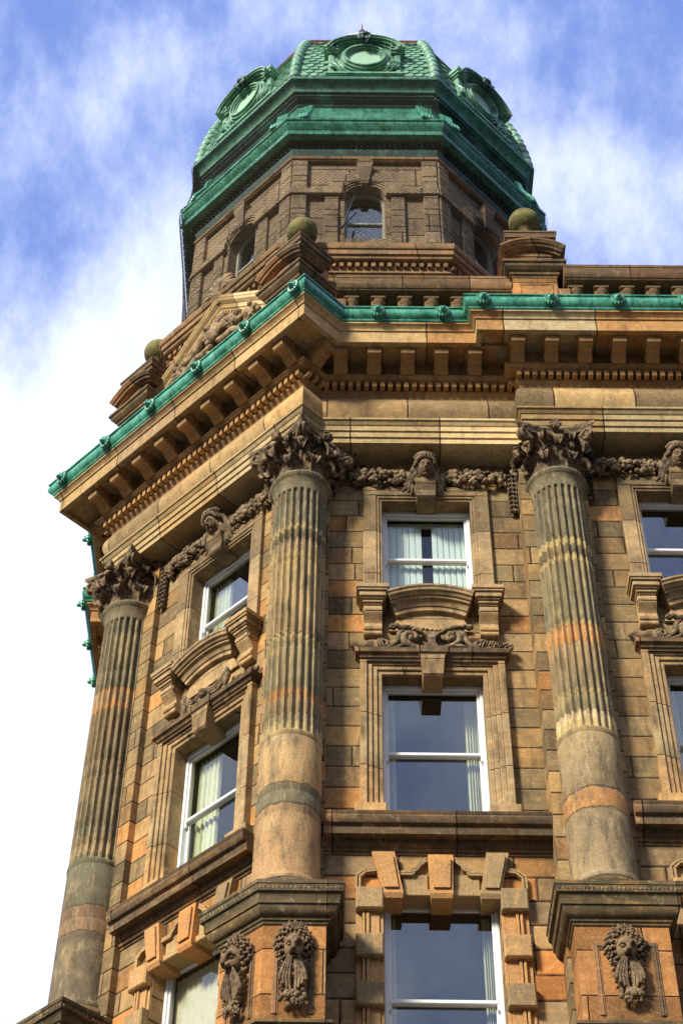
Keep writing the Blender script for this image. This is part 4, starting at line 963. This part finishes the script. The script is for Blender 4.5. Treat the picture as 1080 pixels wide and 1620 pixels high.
# ------------------------------------------------------------------ parapet: balustrades, pedestals with balls, gable
def baluster_mb():
    b = MB(); b.box(-.135, .135, -.135, .135, 27.16, 27.25, .01)
    b.lathe([(.07, 26.30), (.125, 26.32), (.13, 26.37), (.08, 26.41), (.07, 26.44), (.11, 26.52), (.135, 26.62), (.12, 26.74), (.08, 26.83), (.065, 26.88), (.075, 26.90), (.115, 26.92), (.12, 26.95), (.09, 26.97), (.105, 27.06), (.13, 27.10), (.13, 27.16)], 20)
    b.box(-.14, .14, -.14, .14, 26.2, 26.30, .01); return b
bal0 = baluster_mb().build('baluster', M_RAIL, root, smooth=40)
RAILP = [(-.30, 27.25), (.03, 27.25), (.035, 27.262), (.07, 27.272), (.08, 27.285), (.08, 27.30), (.10, 27.31), (.13, 27.36), (.14, 27.42), (.15, 27.53), (.16, 27.54), (.165, 27.60), (-.36, 27.60), (-.36, 27.3)]
PLIN = [(-.30, 25.96), (.04, 25.96), (.04, 26.17), (-.02, 26.20), (-.30, 26.20)]
def balustrade(a, b, xs, mirror=False):
    path = [a, b]
    if mirror: path = [SYM(b), SYM(a)]
    s = MB(); sweep(s, path, RAILP); s.build('parapet_rail', M_RAIL, root, smooth=28)
    s = MB(); sweep(s, path, PLIN); s.build('parapet_plinth', M_RAIL, root, smooth=28)
    for x in xs:
        p = (x, a[1]+.14)
        if mirror: p = SYM(p)
        dup(bal0, (p[0], p[1], 0), 0, root)
mxs = [.07+.47*k for k in range(6)]
balustrade((-.2, 18.24), (2.9, 18.24), mxs); balustrade((3.8, 17.98), (9, 17.98), [4.0+.453*k for k in range(11)])
balustrade((-.2, 18.24), (2.9, 18.24), [], True); balustrade((3.8, 17.98), (9, 17.98), [], True)
bal0.location = (-.4, 18.38, 0)
m = MB(); m.box(-.30, -.02, 18.24, 18.5, 26.2, 27.12, .01); m.box(3.66, 3.90, 17.99, 18.2, 26.2, 27.12, .01); m.build('parapet_pier', M_RAIL, root, smooth=0)

def finial_pedestal(x, y, rz, lab):
    """panelled die, segmental pediment, cap block and ball; front face at local y=0"""
    loc = (x, y, 0)
    d = MB(); d.box(-.385, .385, 0, .77, 25.97, 27.42)
    for a, b_, yy in ((.27, .295, -.02), (.245, .27, -.01)):
        for sx in (-1, 1): p, r = sorted((sx*a, sx*b_)); d.box(p, r, yy, .01, 26.2, 27.22+(b_-.27), .004)
        d.box(-b_+.001, b_-.001, yy+.001, .01, 27.22+(a-.27), 27.22+(b_-.27), .004)
    # panels on the side faces too
    for sx in (-1, 1):
        for a, b_, e in ((.27, .295, .02), (.245, .27, .01)):
            for q in (-1, 1): p, r = sorted((.385+q*a, .385+q*b_)); u0_, u1_ = sorted((sx*.385, sx*(.385+e))); d.box(u0_, u1_, p, r, 26.2, 27.22)
    do = d.build('parapet_pedestal', M_PED, root, loc, rz, 0); do['label'] = lab
    c = MB(); sq = [(-.385, .77), (-.385, 0), (.385, 0), (.385, .77)]
    sweep(c, [(x_, y_) for x_, y_ in sq], [(-.3, 27.42), (.01, 27.42), (.02, 27.46), (.05, 27.48), (.055, 27.54), (.09, 27.56), (.14, 27.62), (.15, 27.68), (.18, 27.70), (.185, 27.76), (-.3, 27.78)])
    # segmental pediment: arc moulding projecting from the front
    R_ = .86; zc = 28.40-R_; rings = []
    pr = [(0, .5), (0, -.21), (-.03, -.205), (-.05, -.18), (-.07, -.17), (-.09, -.13), (-.12, -.12), (-.125, -.07), (-.16, -.05), (-.165, .5)]
    for j in range(21):
        t = (j/20*2-1)*.76; rings.append([((R_+dr)*sin(t), y_, zc+(R_+dr)*cos(t)) for dr, y_ in pr])
    c.loft(rings)
    c.prism_y([((R_-.15)*sin(t), zc+(R_-.15)*cos(t)) for t in [(.5-j/14)*1.3 for j in range(15)]], .0, .5)
    c.tube([(-.28+.07*k, -.02, 27.93+.05*sin(pi*k/8)) for k in range(9)], .035, 6)
    c.build('segmental_pediment', M_SOOT, do, smooth=28)
    b = MB(); b.box(-.36, .36, .02, .74, 27.78, 28.55, .01)
    sweep(b, [(-.36, .74), (-.36, .02), (.36, .02), (.36, .74)], [(-.3, 28.45), (.01, 28.45), (.03, 28.50), (.06, 28.52), (.07, 28.58), (.10, 28.60), (.105, 28.72), (.12, 28.73), (.12, 28.78), (-.3, 28.80)])
    b.add([(-.46, -.08, 28.78), (.46, -.08, 28.78), (.46, .84, 28.78), (-.46, .84, 28.78)], [(0, 1, 2, 3)])
    b.build('pedestal_cap', M_SOOT, do, smooth=28)
    q = MB(); q.lathe([(.16, 28.79), (.15, 28.86), (.10, 28.95), (.09, 29.2), (.10, 29.40), (.16, 29.46), (.13, 29.5)], 24, 0, .38); q.ell((0, .38, 29.74), (.295, .295, .30), 32, 22)
    q.build('ball_finial', M_BALL, do, smooth=60)
finial_pedestal(3.30, 17.99, 0, 'parapet pedestal with mossy stone ball above the right column')
x, y = CH(.24, .70); finial_pedestal(x, y, R45, 'parapet pedestal with netted stone ball above the corner column')
x, y = CH(-3.86, .70); finial_pedestal(x, y, R45, 'parapet pedestal with stone ball at the far outer corner')
x, y = SYM((3.30, 17.99)); finial_pedestal(x, y, -pi/2, 'parapet pedestal on the side street front')

# gable over the chamfered corner
gx, gy = CH(-1.83, .45); g = MB()
RK = [(-.28, 0), (0, 0), (.005, .04), (.03, .06), (.035, .14), (.06, .16), (.10, .20), (.11, .25), (.12, .26), (.12, .32), (-.28, .32)]
slope = atan2(1.15, 1.36)
for sx in (-1, 1):        # raking cornices
    d = Vector((sx*cos(slope), -sin(slope))); nrm = Vector((sx*sin(slope), cos(slope)))
    top = Vector((0, 29.08)); L = 2.15
    A = []; B_ = []
    for o_, h in RK:
        ztop = 29.08+h/cos(slope); A.append((0, -o_, ztop)); p = Vector((d.x*L, top.y+d.y*L))+nrm*h; B_.append((p.x, -o_, p.y))
    g.loft([A, B_])
    for k in range(17):   # dentils under the rake
        t = .10+k*.12; p = Vector((d.x*t, top.y+d.y*t))-nrm*.0
        q = [(p.x-d.x*.03, p.y-d.y*.03), (p.x+d.x*.03, p.y+d.y*.03), (p.x+d.x*.03-nrm.x*.09, p.y+d.y*.03-nrm.y*.09), (p.x-d.x*.03-nrm.x*.09, p.y-d.y*.03-nrm.y*.09)]
        g.prism_y(q, -.03, .1)
g.prism_y([(0, 29.10), (1.62, 27.73), (1.62, 25.97), (-1.62, 25.97), (-1.62, 27.73)], .06, .4)
go = g.build('corner_gable', M_ARCH, root, (gx, gy, 0), R45, 28); go['label'] = 'pale carved gable over the chamfered corner'
t = MB(); rnd = random.Random(5)
for sx in (-1, 1):
    t.tube([(sx*x, -.06, z) for x, z in ((.12, 28.3), (.28, 28.5), (.42, 28.42), (.55, 28.2), (.72, 28.1), (.9, 28.16), (1.02, 28.02), (.95, 27.88), (.82, 27.92), (.84, 28.0))], [.05, .085, .095, .09, .085, .08, .07, .06, .05, .04], 10)
    t.tube([(sx*x, -.07, z) for x, z in ((.1, 28.0), (.3, 27.9), (.5, 27.95), (.7, 27.8), (.95, 27.7), (1.2, 27.66))], [.06, .09, .085, .08, .07, .03], 10)
    t.ell((sx*.22, -.10, 28.62), (.085, .085, .10), 12, 9); t.ell((sx*.20, -.06, 28.42), (.11, .10, .15), 12, 9)
    for k in range(34): t.ell((sx*rnd.uniform(.1, 1.2), -.05, rnd.uniform(27.6, 28.45)), rnd.uniform(.035, .075), 8, 6)
    for k in range(9): leaf(t, (sx*(.15+.13*k), -.02, 28.55-.12*k), (sx*(.28+.13*k), -.10, 28.62-.12*k), .07, .06, 6)
t.ell((0, -.08, 28.35), (.17, .12, .24), 16, 12); t.tube(spiral((0, 28.7), .09, 1.4, -.07, 1), .03, 6)
t.build('carved_figures', M_CARV3, go, smooth=60)
a = MB()
for k in range(9):
    an = radians(-72+18*k); P = [(sin(an)*r*.46, -.03-.10*sin(pi*r), 29.52+cos(an)*r*.62-(.06*r if abs(k-4) > 2 else 0)) for r in (0, .25, .5, .75, .93, 1.0)]
    a.tube(P, [.025, .04, .055, .065, .06, .03], 8)
for sx in (-1, 1): a.tube([(sx*.10+p[0]*sx, p[1], p[2]) for p in spiral((.12, 29.58), .11, 1.3, -.08, 1, -pi/2)], .028, 6)
a.ell((0, -.08, 29.54), (.1, .08, .08), 10, 8); a.box(-.2, .2, -.1, .12, 29.38, 29.50, .01)
a.build('shell_acroterion', M_CARV3, go, smooth=60)

# ------------------------------------------------------------------ tower
TX, TY = .328, 22.73; T8 = tan(pi/8)
def octo(a, ang0=0): return [(TX+a/cos(pi/8)*cos(-pi/2-pi/8+k*pi/4), TY+a/cos(pi/8)*sin(-pi/2-pi/8+k*pi/4)) for k in range(8)]
OCT = octo(3.5)
def oring(name, prof, mat, parent=root, label=None, sm=28, extra=None):
    """closed octagonal sweep; profile offsets are apothems"""
    mb = MB(); rings = [[(x, y, z) for (x, y) in octo(a)] for a, z in prof]
    mb.loft(rings, True, False)
    if extra: extra(mb)
    return mb.build(name, mat, parent, smooth=sm)
def blocks(d, a, z, n, w_, hh):
    for k8 in range(8):
        d.xf = Matrix.Translation((TX+a*sin(pi/4*k8), TY-a*cos(pi/4*k8), 0)) @ Matrix.Rotation(pi/4*k8, 4, 'Z'); Lf = 2*a*T8
        for k in range(n): x = -Lf/2+Lf*(k+.5)/n; d.box(x-w_/2, x+w_/2, -.075, .01, z-hh, z+hh)
    d.xf = None
FACES = [-pi/4*k for k in range(8)]      # rotation of each facet's outward frame; 0 = front
def face_base(a, rz): return (TX+a*sin(rz), TY-a*cos(rz), 0)
oring('tower_base', [(3.1, 26.0), (3.1, 28.05), (3.78, 28.05), (3.78, 28.75), (3.80, 28.78), (3.82, 28.82), (3.85, 28.84), (3.85, 28.88), (3.80, 28.89), (3.80, 29.16), (3.9, 29.165), (3.93, 29.19), (3.94, 29.24), (3.98, 29.27), (3.985, 29.40), (4.01, 29.41), (4.03, 29.45), (4.03, 29.56), (3.95, 29.60), (3.4, 29.75)], M_TBASE, extra=lambda d: blocks(d, 3.80, 29.075, 21, .08, .055))
AW = 3.50
for fi in range(8):
    rz = pi/4*fi; base = face_base(AW, rz); Lf = 2*AW*T8; h = Lf/2
    vis = fi in (0, 1, 7, 2, 6)
    m = MB(); wo = .40; zs = 31.98; z0, z1 = 29.6, 33.4
    arc = [(wo*cos(t), zs+wo*sin(t)) for t in [pi*k/16 for k in range(17)]]
    if vis:
        N_ = len(arc)
        m.add([(-h, 0, z0), (-wo, 0, z0), (-wo, 0, zs), (-h, 0, zs)], [(0, 1, 2, 3)]); m.add([(wo, 0, z0), (h, 0, z0), (h, 0, zs), (wo, 0, zs)], [(0, 1, 2, 3)])
        m.add([(-wo, 0, z0), (wo, 0, z0), (wo, 0, 30.5), (-wo, 0, 30.5)], [(0, 1, 2, 3)])
        rt = arc; 
        m.add([(x, 0, z) for x, z in rt]+[(-h, 0, zs), (-h, 0, z1), (h, 0, z1), (h, 0, zs)], [tuple(range(8, N_))+(N_, N_+1), (8, N_+1, N_+2), tuple(range(0, 9))+(N_+2, N_+3)])
        per = [(-wo, 30.5)]+[(-x, z) for x, z in arc]+[(wo, 30.5)]
        for (xa, za), (xb, zb) in zip(per, per[1:]+per[:1]): m.add([(xa, 0, za), (xb, 0, zb), (xb, .45, zb), (xa, .45, za)], [(0, 1, 2, 3)])
    else: m.add([(-h, 0, z0), (h, 0, z0), (h, 0, z1), (-h, 0, z1)], [(0, 1, 2, 3)])
    wl = m.build('tower_wall', M_TOWER, root, base, rz, 0)
    if not vis: continue
    # corner pilaster strips, impost band, arch ring, keystone
    p = MB()
    for sx in (-1, 1):
        a, b = sorted((sx*1.16, sx*(h+.02)))
        za = 29.6
        for q in range(7):
            zb = min(za+.60, 33.3); p.box(a, b, -.10, .01, za+.008, zb, .018); za = zb
        a, b = sorted((sx*.52, sx*.80)); za = 29.6
        for q in range(4):
            zb = min(za+.60, 31.9); p.box(a, b, -.075, .01, za+.008, zb, .016); za = zb
        a, b = sorted((sx*.40, sx*.52)); p.box(a, b, -.02, .01, 29.6, 31.95, .006)
    p.build('pilaster_strip', M_TOWER, root, base, rz, 0)
    p = MB(); 
    for sx in (-1, 1): a, b = sorted((sx*.42, sx*(h+.04))); p.box(a, b, -.145, .01, 31.90, 31.99, .015); p.box(a, b, -.115, .01, 31.99, 32.14, .01)
    p.build('impost_band', M_TOWER, root, base, rz, 0)
    p = MB()
    for (ra, rb, y_) in ((.40, .45, -.03), (.45, .50, -.055), (.50, .54, -.08), (.54, .80, -.09)):
        O_ = [(rb*cos(t), zs+rb*sin(t)) for t in [pi*k/20 for k in range(21)]]; I_ = [(ra*cos(t), zs+ra*sin(t)) for t in [pi*k/20 for k in range(21)]]
        for k in range(20): p.prism_y([I_[k], O_[k], O_[k+1], I_[k+1]], y_, .02)
    p.build('arch_ring', M_TOWER, root, base, rz, 0)
    p = MB(); p.loft([[(-.07, -.10, 32.36), (.07, -.10, 32.36), (.07, .1, 32.36), (-.07, .1, 32.36)], [(-.17, -.20, 33.02), (.17, -.20, 33.02), (.17, .1, 33.02), (-.17, .1, 33.02)], [(-.12, -.20, 33.12), (.12, -.20, 33.12), (.12, .1, 33.12), (-.12, .1, 33.12)]])
    p.build('keystone', M_TOWER, root, base, rz, 0)
    if fi in (0, 1, 7):
        f = MB(); y0 = .20; wi = .345; out_ = [(-wo, 30.5)]+[(-x, z) for x, z in arc]+[(wo, 30.5)]
        inn = [(-wi, 30.56)]+[(wi*cos(pi-pi*k/16), zs+wi*sin(pi-pi*k/16)) for k in range(17)]+[(wi, 30.56)]
        for k in range(len(out_)):
            k2 = (k+1) % len(out_); f.prism_y([out_[k], out_[k2], inn[k2], inn[k]], y0, y0+.08)
        f.box(-wi, wi, y0+.005, y0+.07, 31.30, 31.36, .006)
        fr = f.build('tower_window', M_CREAMP, root, base, rz, 0)
        g = MB(); g.prism_y(inn, y0+.045, y0+.049); g.build('pane', M_GLASS, fr, smooth=0)
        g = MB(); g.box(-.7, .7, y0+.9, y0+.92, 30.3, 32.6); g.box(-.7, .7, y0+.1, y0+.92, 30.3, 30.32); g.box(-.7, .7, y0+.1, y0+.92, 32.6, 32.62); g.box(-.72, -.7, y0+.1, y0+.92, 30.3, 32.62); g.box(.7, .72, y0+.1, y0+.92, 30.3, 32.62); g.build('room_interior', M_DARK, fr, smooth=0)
oring('tower_string', [(3.45, 33.20), (3.58, 33.20), (3.60, 33.23), (3.62, 33.24), (3.62, 33.33), (3.45, 33.34)], M_TBASE)
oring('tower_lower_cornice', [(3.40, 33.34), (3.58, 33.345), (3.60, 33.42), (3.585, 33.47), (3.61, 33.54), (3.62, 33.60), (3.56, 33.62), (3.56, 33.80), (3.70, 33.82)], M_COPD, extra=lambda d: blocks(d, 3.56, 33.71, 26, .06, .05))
tc_ = oring('tower_lower_gutter', [(3.70, 33.82), (3.85, 33.82), (3.855, 33.90), (3.86, 33.93), (3.82, 33.95), (3.85, 33.99), (3.91, 34.05), (3.94, 34.12), (3.925, 34.19), (3.90, 34.23), (3.94, 34.25), (3.955, 34.30), (3.3, 34.42)], M_GUT)
oring('tower_attic', [(3.45, 34.3), (3.45, 35.58), (3.47, 35.60)], M_GUT)
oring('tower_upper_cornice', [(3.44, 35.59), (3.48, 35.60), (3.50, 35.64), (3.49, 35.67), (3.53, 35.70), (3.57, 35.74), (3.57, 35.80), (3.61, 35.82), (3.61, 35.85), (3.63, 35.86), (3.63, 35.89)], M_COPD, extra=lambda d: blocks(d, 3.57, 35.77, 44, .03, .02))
uc_ = oring('tower_upper_gutter', [(3.62, 35.89), (3.67, 35.895), (3.675, 35.94), (3.66, 35.96), (3.67, 36.0), (3.71, 36.06), (3.78, 36.12), (3.84, 36.15), (3.845, 36.16), (3.845, 36.25), (3.80, 36.28), (3.4, 36.34)], M_COP)
# scroll consoles on the attic corners and a small crest mid-face
for k in range(8):
    s = MB(); a = -pi/2-pi/8+k*pi/4
    for da in (-1, 1):
        an = a+da*.045
        for q in range(4):
            P = [(TX+r*cos(an+da*q*.017), TY+r*sin(an+da*q*.017), z) for r, z in ((3.80, 35.32), (3.88, 35.15), (3.92, 34.9), (4.02, 34.65), (4.12, 34.45), (4.16, 34.32))]
            s.tube(P, [.04, .05, .05, .055, .06, .05], 6)
    s.build('corner_console', M_GUT, root)
for fi in (0, 1, 7):
    rz = pi/4*fi; s = MB(); 
    for sx in (-1, 1): s.tube([(sx*(.03+.3*j/8), -.05, 34.42+.1*cos(pi*.5*j/8)) for j in range(9)], .035, 6); s.tube([(sx*1.05+sx*p[0], -.05, p[2]) for p in spiral((0, 34.75), .16, 1.3, 0, 1, 0)], .03, 6)
    s.ell((0, -.05, 34.52), (.09, .06, .09), 8, 6); s.build('attic_scroll', M_GUT, root, face_base(3.45, rz), rz)
# mansard dome
DP = [(3.72, 36.34), (3.70, 36.6), (3.66, 37.0), (3.58, 37.5), (3.48, 38.0), (3.36, 38.45), (3.24, 38.8), (3.12, 39.05)]
dome = oring('dome', [(3.5, 36.3)]+DP+[(3.0, 39.12)], M_TILE, sm=20); dome['label'] = 'green copper mansard dome with fish scale tiles'
def dome_a(z):
    for (a0, z0), (a1, z1) in zip(DP, DP[1:]):
        if z0 <= z <= z1: return a0+(a1-a0)*(z-z0)/(z1-z0)
    return DP[-1][0]
for fi in (0, 1, 7, 2, 6):
    rz = pi/4*fi; t = MB(); row = 0; z = 36.42
    while z < 39.0:
        a = dome_a(z); h = a*T8; w_ = .21; n = int(2*h/w_)+1
        for k in range(n+1):
            x = -h+w_*(k+(.5 if row % 2 else 0))
            if abs(x) > h-.12 or abs(x) < .80 and z < 38.0: continue
            yo = -(a-3.5); P = [(x+.10*sin(q)*1.0, z+.20-.17*cos(q)*(.5 if abs(sin(q)) > .99 else 1)) for q in [(-.5+j/8)*pi for j in range(9)]]
            tl = (dome_a(min(z+.3, 39.04))-a)/.3
            vs = []; 
            for (px, pz) in [(x-.10, z+.26)]+P+[(x+.10, z+.26)]: vs.append((px, yo-(pz-z)*tl-.045+.035*((pz-z)/.26), pz))
            n_ = len(vs); t.add(vs+[(vx, vy+.03, vz) for vx, vy, vz in vs], [tuple(range(n_)), tuple(range(2*n_-1, n_-1, -1))]+[(i, (i+1) % n_, n_+(i+1) % n_, n_+i) for i in range(n_)])
        z += .17; row += 1
    t.build('roof_tiles', M_TILE, dome, face_base(3.5, rz), rz, 0)
for k in range(8):      # hip rolls built of overlapping cast lengths
    an = -pi/2-pi/8+k*pi/4; r_ = MB()
    for q in range(10):
        z = 36.4+.27*q; z2 = z+.30; a, b = dome_a(z)/cos(pi/8), dome_a(min(z2, 39.05))/cos(pi/8)
        r_.tube([(TX+a*cos(an), TY+a*sin(an), z), (TX+(a+b)/2*cos(an), TY+(a+b)/2*sin(an), (z+z2)/2), (TX+b*cos(an), TY+b*sin(an), z2)], [.13, .115, .085], 10)
    r_.build('hip_roll', M_TILE, dome, smooth=50)
oring('dome_curb', [(3.0, 39.02), (3.16, 39.04), (3.20, 39.12), (3.17, 39.2), (3.05, 39.26), (2.9, 39.3)], M_RUST, dome)
oring('spire_roof', [(2.95, 39.28), (2.4, 39.7), (1.95, 40.8), (1.5, 42.2), (.85, 44.0), (.04, 45.7)], M_CAPR, dome)
s = MB(); s.lathe([(.02, 45.5), (.07, 45.65), (.10, 45.72), (.05, 45.8), (.02, 45.95), (.01, 46.2)], 10, TX, TY); s.build('finial', M_RUST, dome)
for fi in (0, 1, 7, 2, 6):
    rz = pi/4*fi; base = face_base(3.73, rz); o_ = MB(); zc = 37.27
    def ringm(mb, ra, rb, y0, y1, a0=0, a1=2*pi, n=40, cz=zc, sq=1):
        for k in range(n):
            t0, t1 = a0+(a1-a0)*k/n, a0+(a1-a0)*(k+1)/n
            mb.prism_y([(ra*cos(t0), cz+sq*ra*sin(t0)), (rb*cos(t0), cz+sq*rb*sin(t0)), (rb*cos(t1), cz+sq*rb*sin(t1)), (ra*cos(t1), cz+sq*ra*sin(t1))], y0, y1)
    # body and cheeks
    pts = [(-.62, 36.62), (.62, 36.62), (.62, 37.45)]+[(.62*cos(t), 37.45+.55*sin(t)) for t in [pi*k/14 for k in range(1, 14)]]+[(-.62, 37.45)]
    hole = [(.35*cos(2*pi*k/32), zc+.35*sin(2*pi*k/32)) for k in range(32)]
    ringm(o_, .35, .56, 0, .9)
    for sx in (-1, 1):
        for a, b, y0 in ((.56, .66, 0), (.66, .80, -.03)): p, q = sorted((sx*a, sx*b)); o_.box(p, q, y0, .9, 36.55, 37.40, .02)
        for e, za, zb in ((.03, 37.40, 37.46), (.07, 37.46, 37.54), (.10, 37.54, 37.66)): p, q = sorted((sx*.58, sx*(.80+e))); o_.box(p, q, -.05-e, .9, za, zb, .012)
        o_.tube([(sx*p_[0], p_[1], p_[2]) for p_ in spiral((.66, 36.86), .15, 1.4, -.06, 1, pi/2)], [.045*(1-.5*j/26) for j in range(27)], 7)
        leaf(o_, (sx*.52, -.03, 36.62), (sx*.80, -.04, 37.02), .07, .07, 6)
        leaf(o_, (sx*.42, -.03, 36.60), (sx*.60, -.04, 36.90), .06, .07, 6)
    for ra, rb, y0 in ((.35, .39, -.03), (.39, .43, -.07), (.43, .47, -.11), (.47, .52, -.06)): ringm(o_, ra, rb, y0, .1)
    for ra, rb, y0 in ((.60, .64, -.03), (.64, .70, -.08), (.70, .75, -.15), (.75, .80, -.21), (.80, .845, -.24)): ringm(o_, ra, rb, y0, .9, .16, pi-.16, 30, zc+.10, .70)
    ringm(o_, .5, .66, -.01, .9, .05, pi-.05, 24, zc+.04, .88)
    o_.box(-.86, .86, -.10, .5, 36.44, 36.50, .01); o_.box(-.84, .84, -.05, .5, 36.50, 36.60, .01)
    do = o_.build('oculus_dormer', M_TILE, dome, base, rz, 25)
    if True:
        k_ = MB(); 
        for sx in (-1, 1): k_.tube([(sx*p_[0], p_[1], p_[2]) for p_ in spiral((.10, 37.76), .08, 1.3, -.26, 1, pi/2)], .03, 7); k_.tube([(sx*.05, -.2, 37.64), (sx*.09, -.24, 37.70), (sx*.14, -.27, 37.82)], [.03, .04, .05], 7)
        # joined as sculpture on the dormer head
        k_.ell((0, -.22, 37.93), (.13, .10, .09), 10, 8)
        for j in range(6): a_ = pi*j/5; k_.ell((.11*cos(a_), -.22, 37.95+.08*sin(a_)), (.045, .05, .045), 7, 5)
        k_.ell((0, -.2, 38.06), (.02, .02, .10), 6, 5)
        k_.build('dormer_crest', M_COPD, dome, base, rz, 60)
        g = MB(); g.prism_y(hole, .0, .05); g.build('dormer_pane', M_PANEG, dome, base, rz, 0)

# ------------------------------------------------------------------ debris netting draped over the tower
net = MB()
def net_face(fi, rows, nx=10, wave=.03, lo=0, hi=1):
    rings = []
    a0 = -pi/2-pi/8+fi*pi/4
    for (a, z) in rows:
        R_ = a/cos(pi/8); p, q = Vector((TX+R_*cos(a0), TY+R_*sin(a0))), Vector((TX+R_*cos(a0+pi/4), TY+R_*sin(a0+pi/4)))
        rings.append([(*(p+(q-p)*(lo+(hi-lo)*i/nx))[:], z) for i in range(nx+1)])
    vs = [v for r in rings for v in r]; n = nx+1
    net.add(vs, [(k*n+i, k*n+i+1, (k+1)*n+i+1, (k+1)*n+i) for k in range(len(rings)-1) for i in range(nx)])
up_rows = [(3.87, 36.2), (3.80, 35.9), (3.78, 35.5), (3.80, 35.0), (3.86, 34.6), (3.97, 34.33)]
lo_rows = [(3.98, 34.28), (3.975, 33.9), (3.86, 33.0), (3.76, 32.0), (3.69, 31.0), (3.66, 30.2), (3.65, 29.5)]
for fi in (0, 1, 2, 6, 7): net_face(fi, lo_rows)
for fi in (7, 6, 0): net_face(fi, up_rows)
no = net.build('debris_netting', M_NET, None, smooth=60); net = MB(); net_face(6, [(a+.01, z) for a, z in lo_rows]); net_face(6, [(a+.01, z) for a, z in up_rows]); net.build('doubled_sheet', M_NET2, no, smooth=60)
no['label'] = 'thin brown mesh netting draped round the octagonal tower below its dome'; no['category'] = 'netting'

# overhead cable strung across the tower window
cb = MB(); cb.tube([(-.12, 19.0, 30.5), (.0, 19.02, 31.1), (.12, 19.05, 31.75)], .022, 6); cb.tube([(-.14, 18.95, 30.45), (.15, 18.9, 30.9)], .016, 6)
cb.build('window_pole', M_WIRE, root)

# ------------------------------------------------------------------ ground
g = MB(); g.add([(-400, -400, 0), (400, -400, 0), (400, 400, 0), (-400, 400, 0)], [(0, 1, 2, 3)]); o = g.build('road', M_ROAD, None, smooth=0); o['kind'] = 'structure'
g = MB(); sweep(g, [(-7.0, 60), (-7.0, 20.1), (-2.3, 15.4), (60, 15.4)], [(0, .004), (0, .13), (-.01, .14), (-40, .14)] if False else [(0, .004), (0, .13), (-.02, .14), (-3.2, .14), (-3.2, .004)]); o = g.build('pavement', M_PAVE, None, smooth=0); o['kind'] = 'structure'
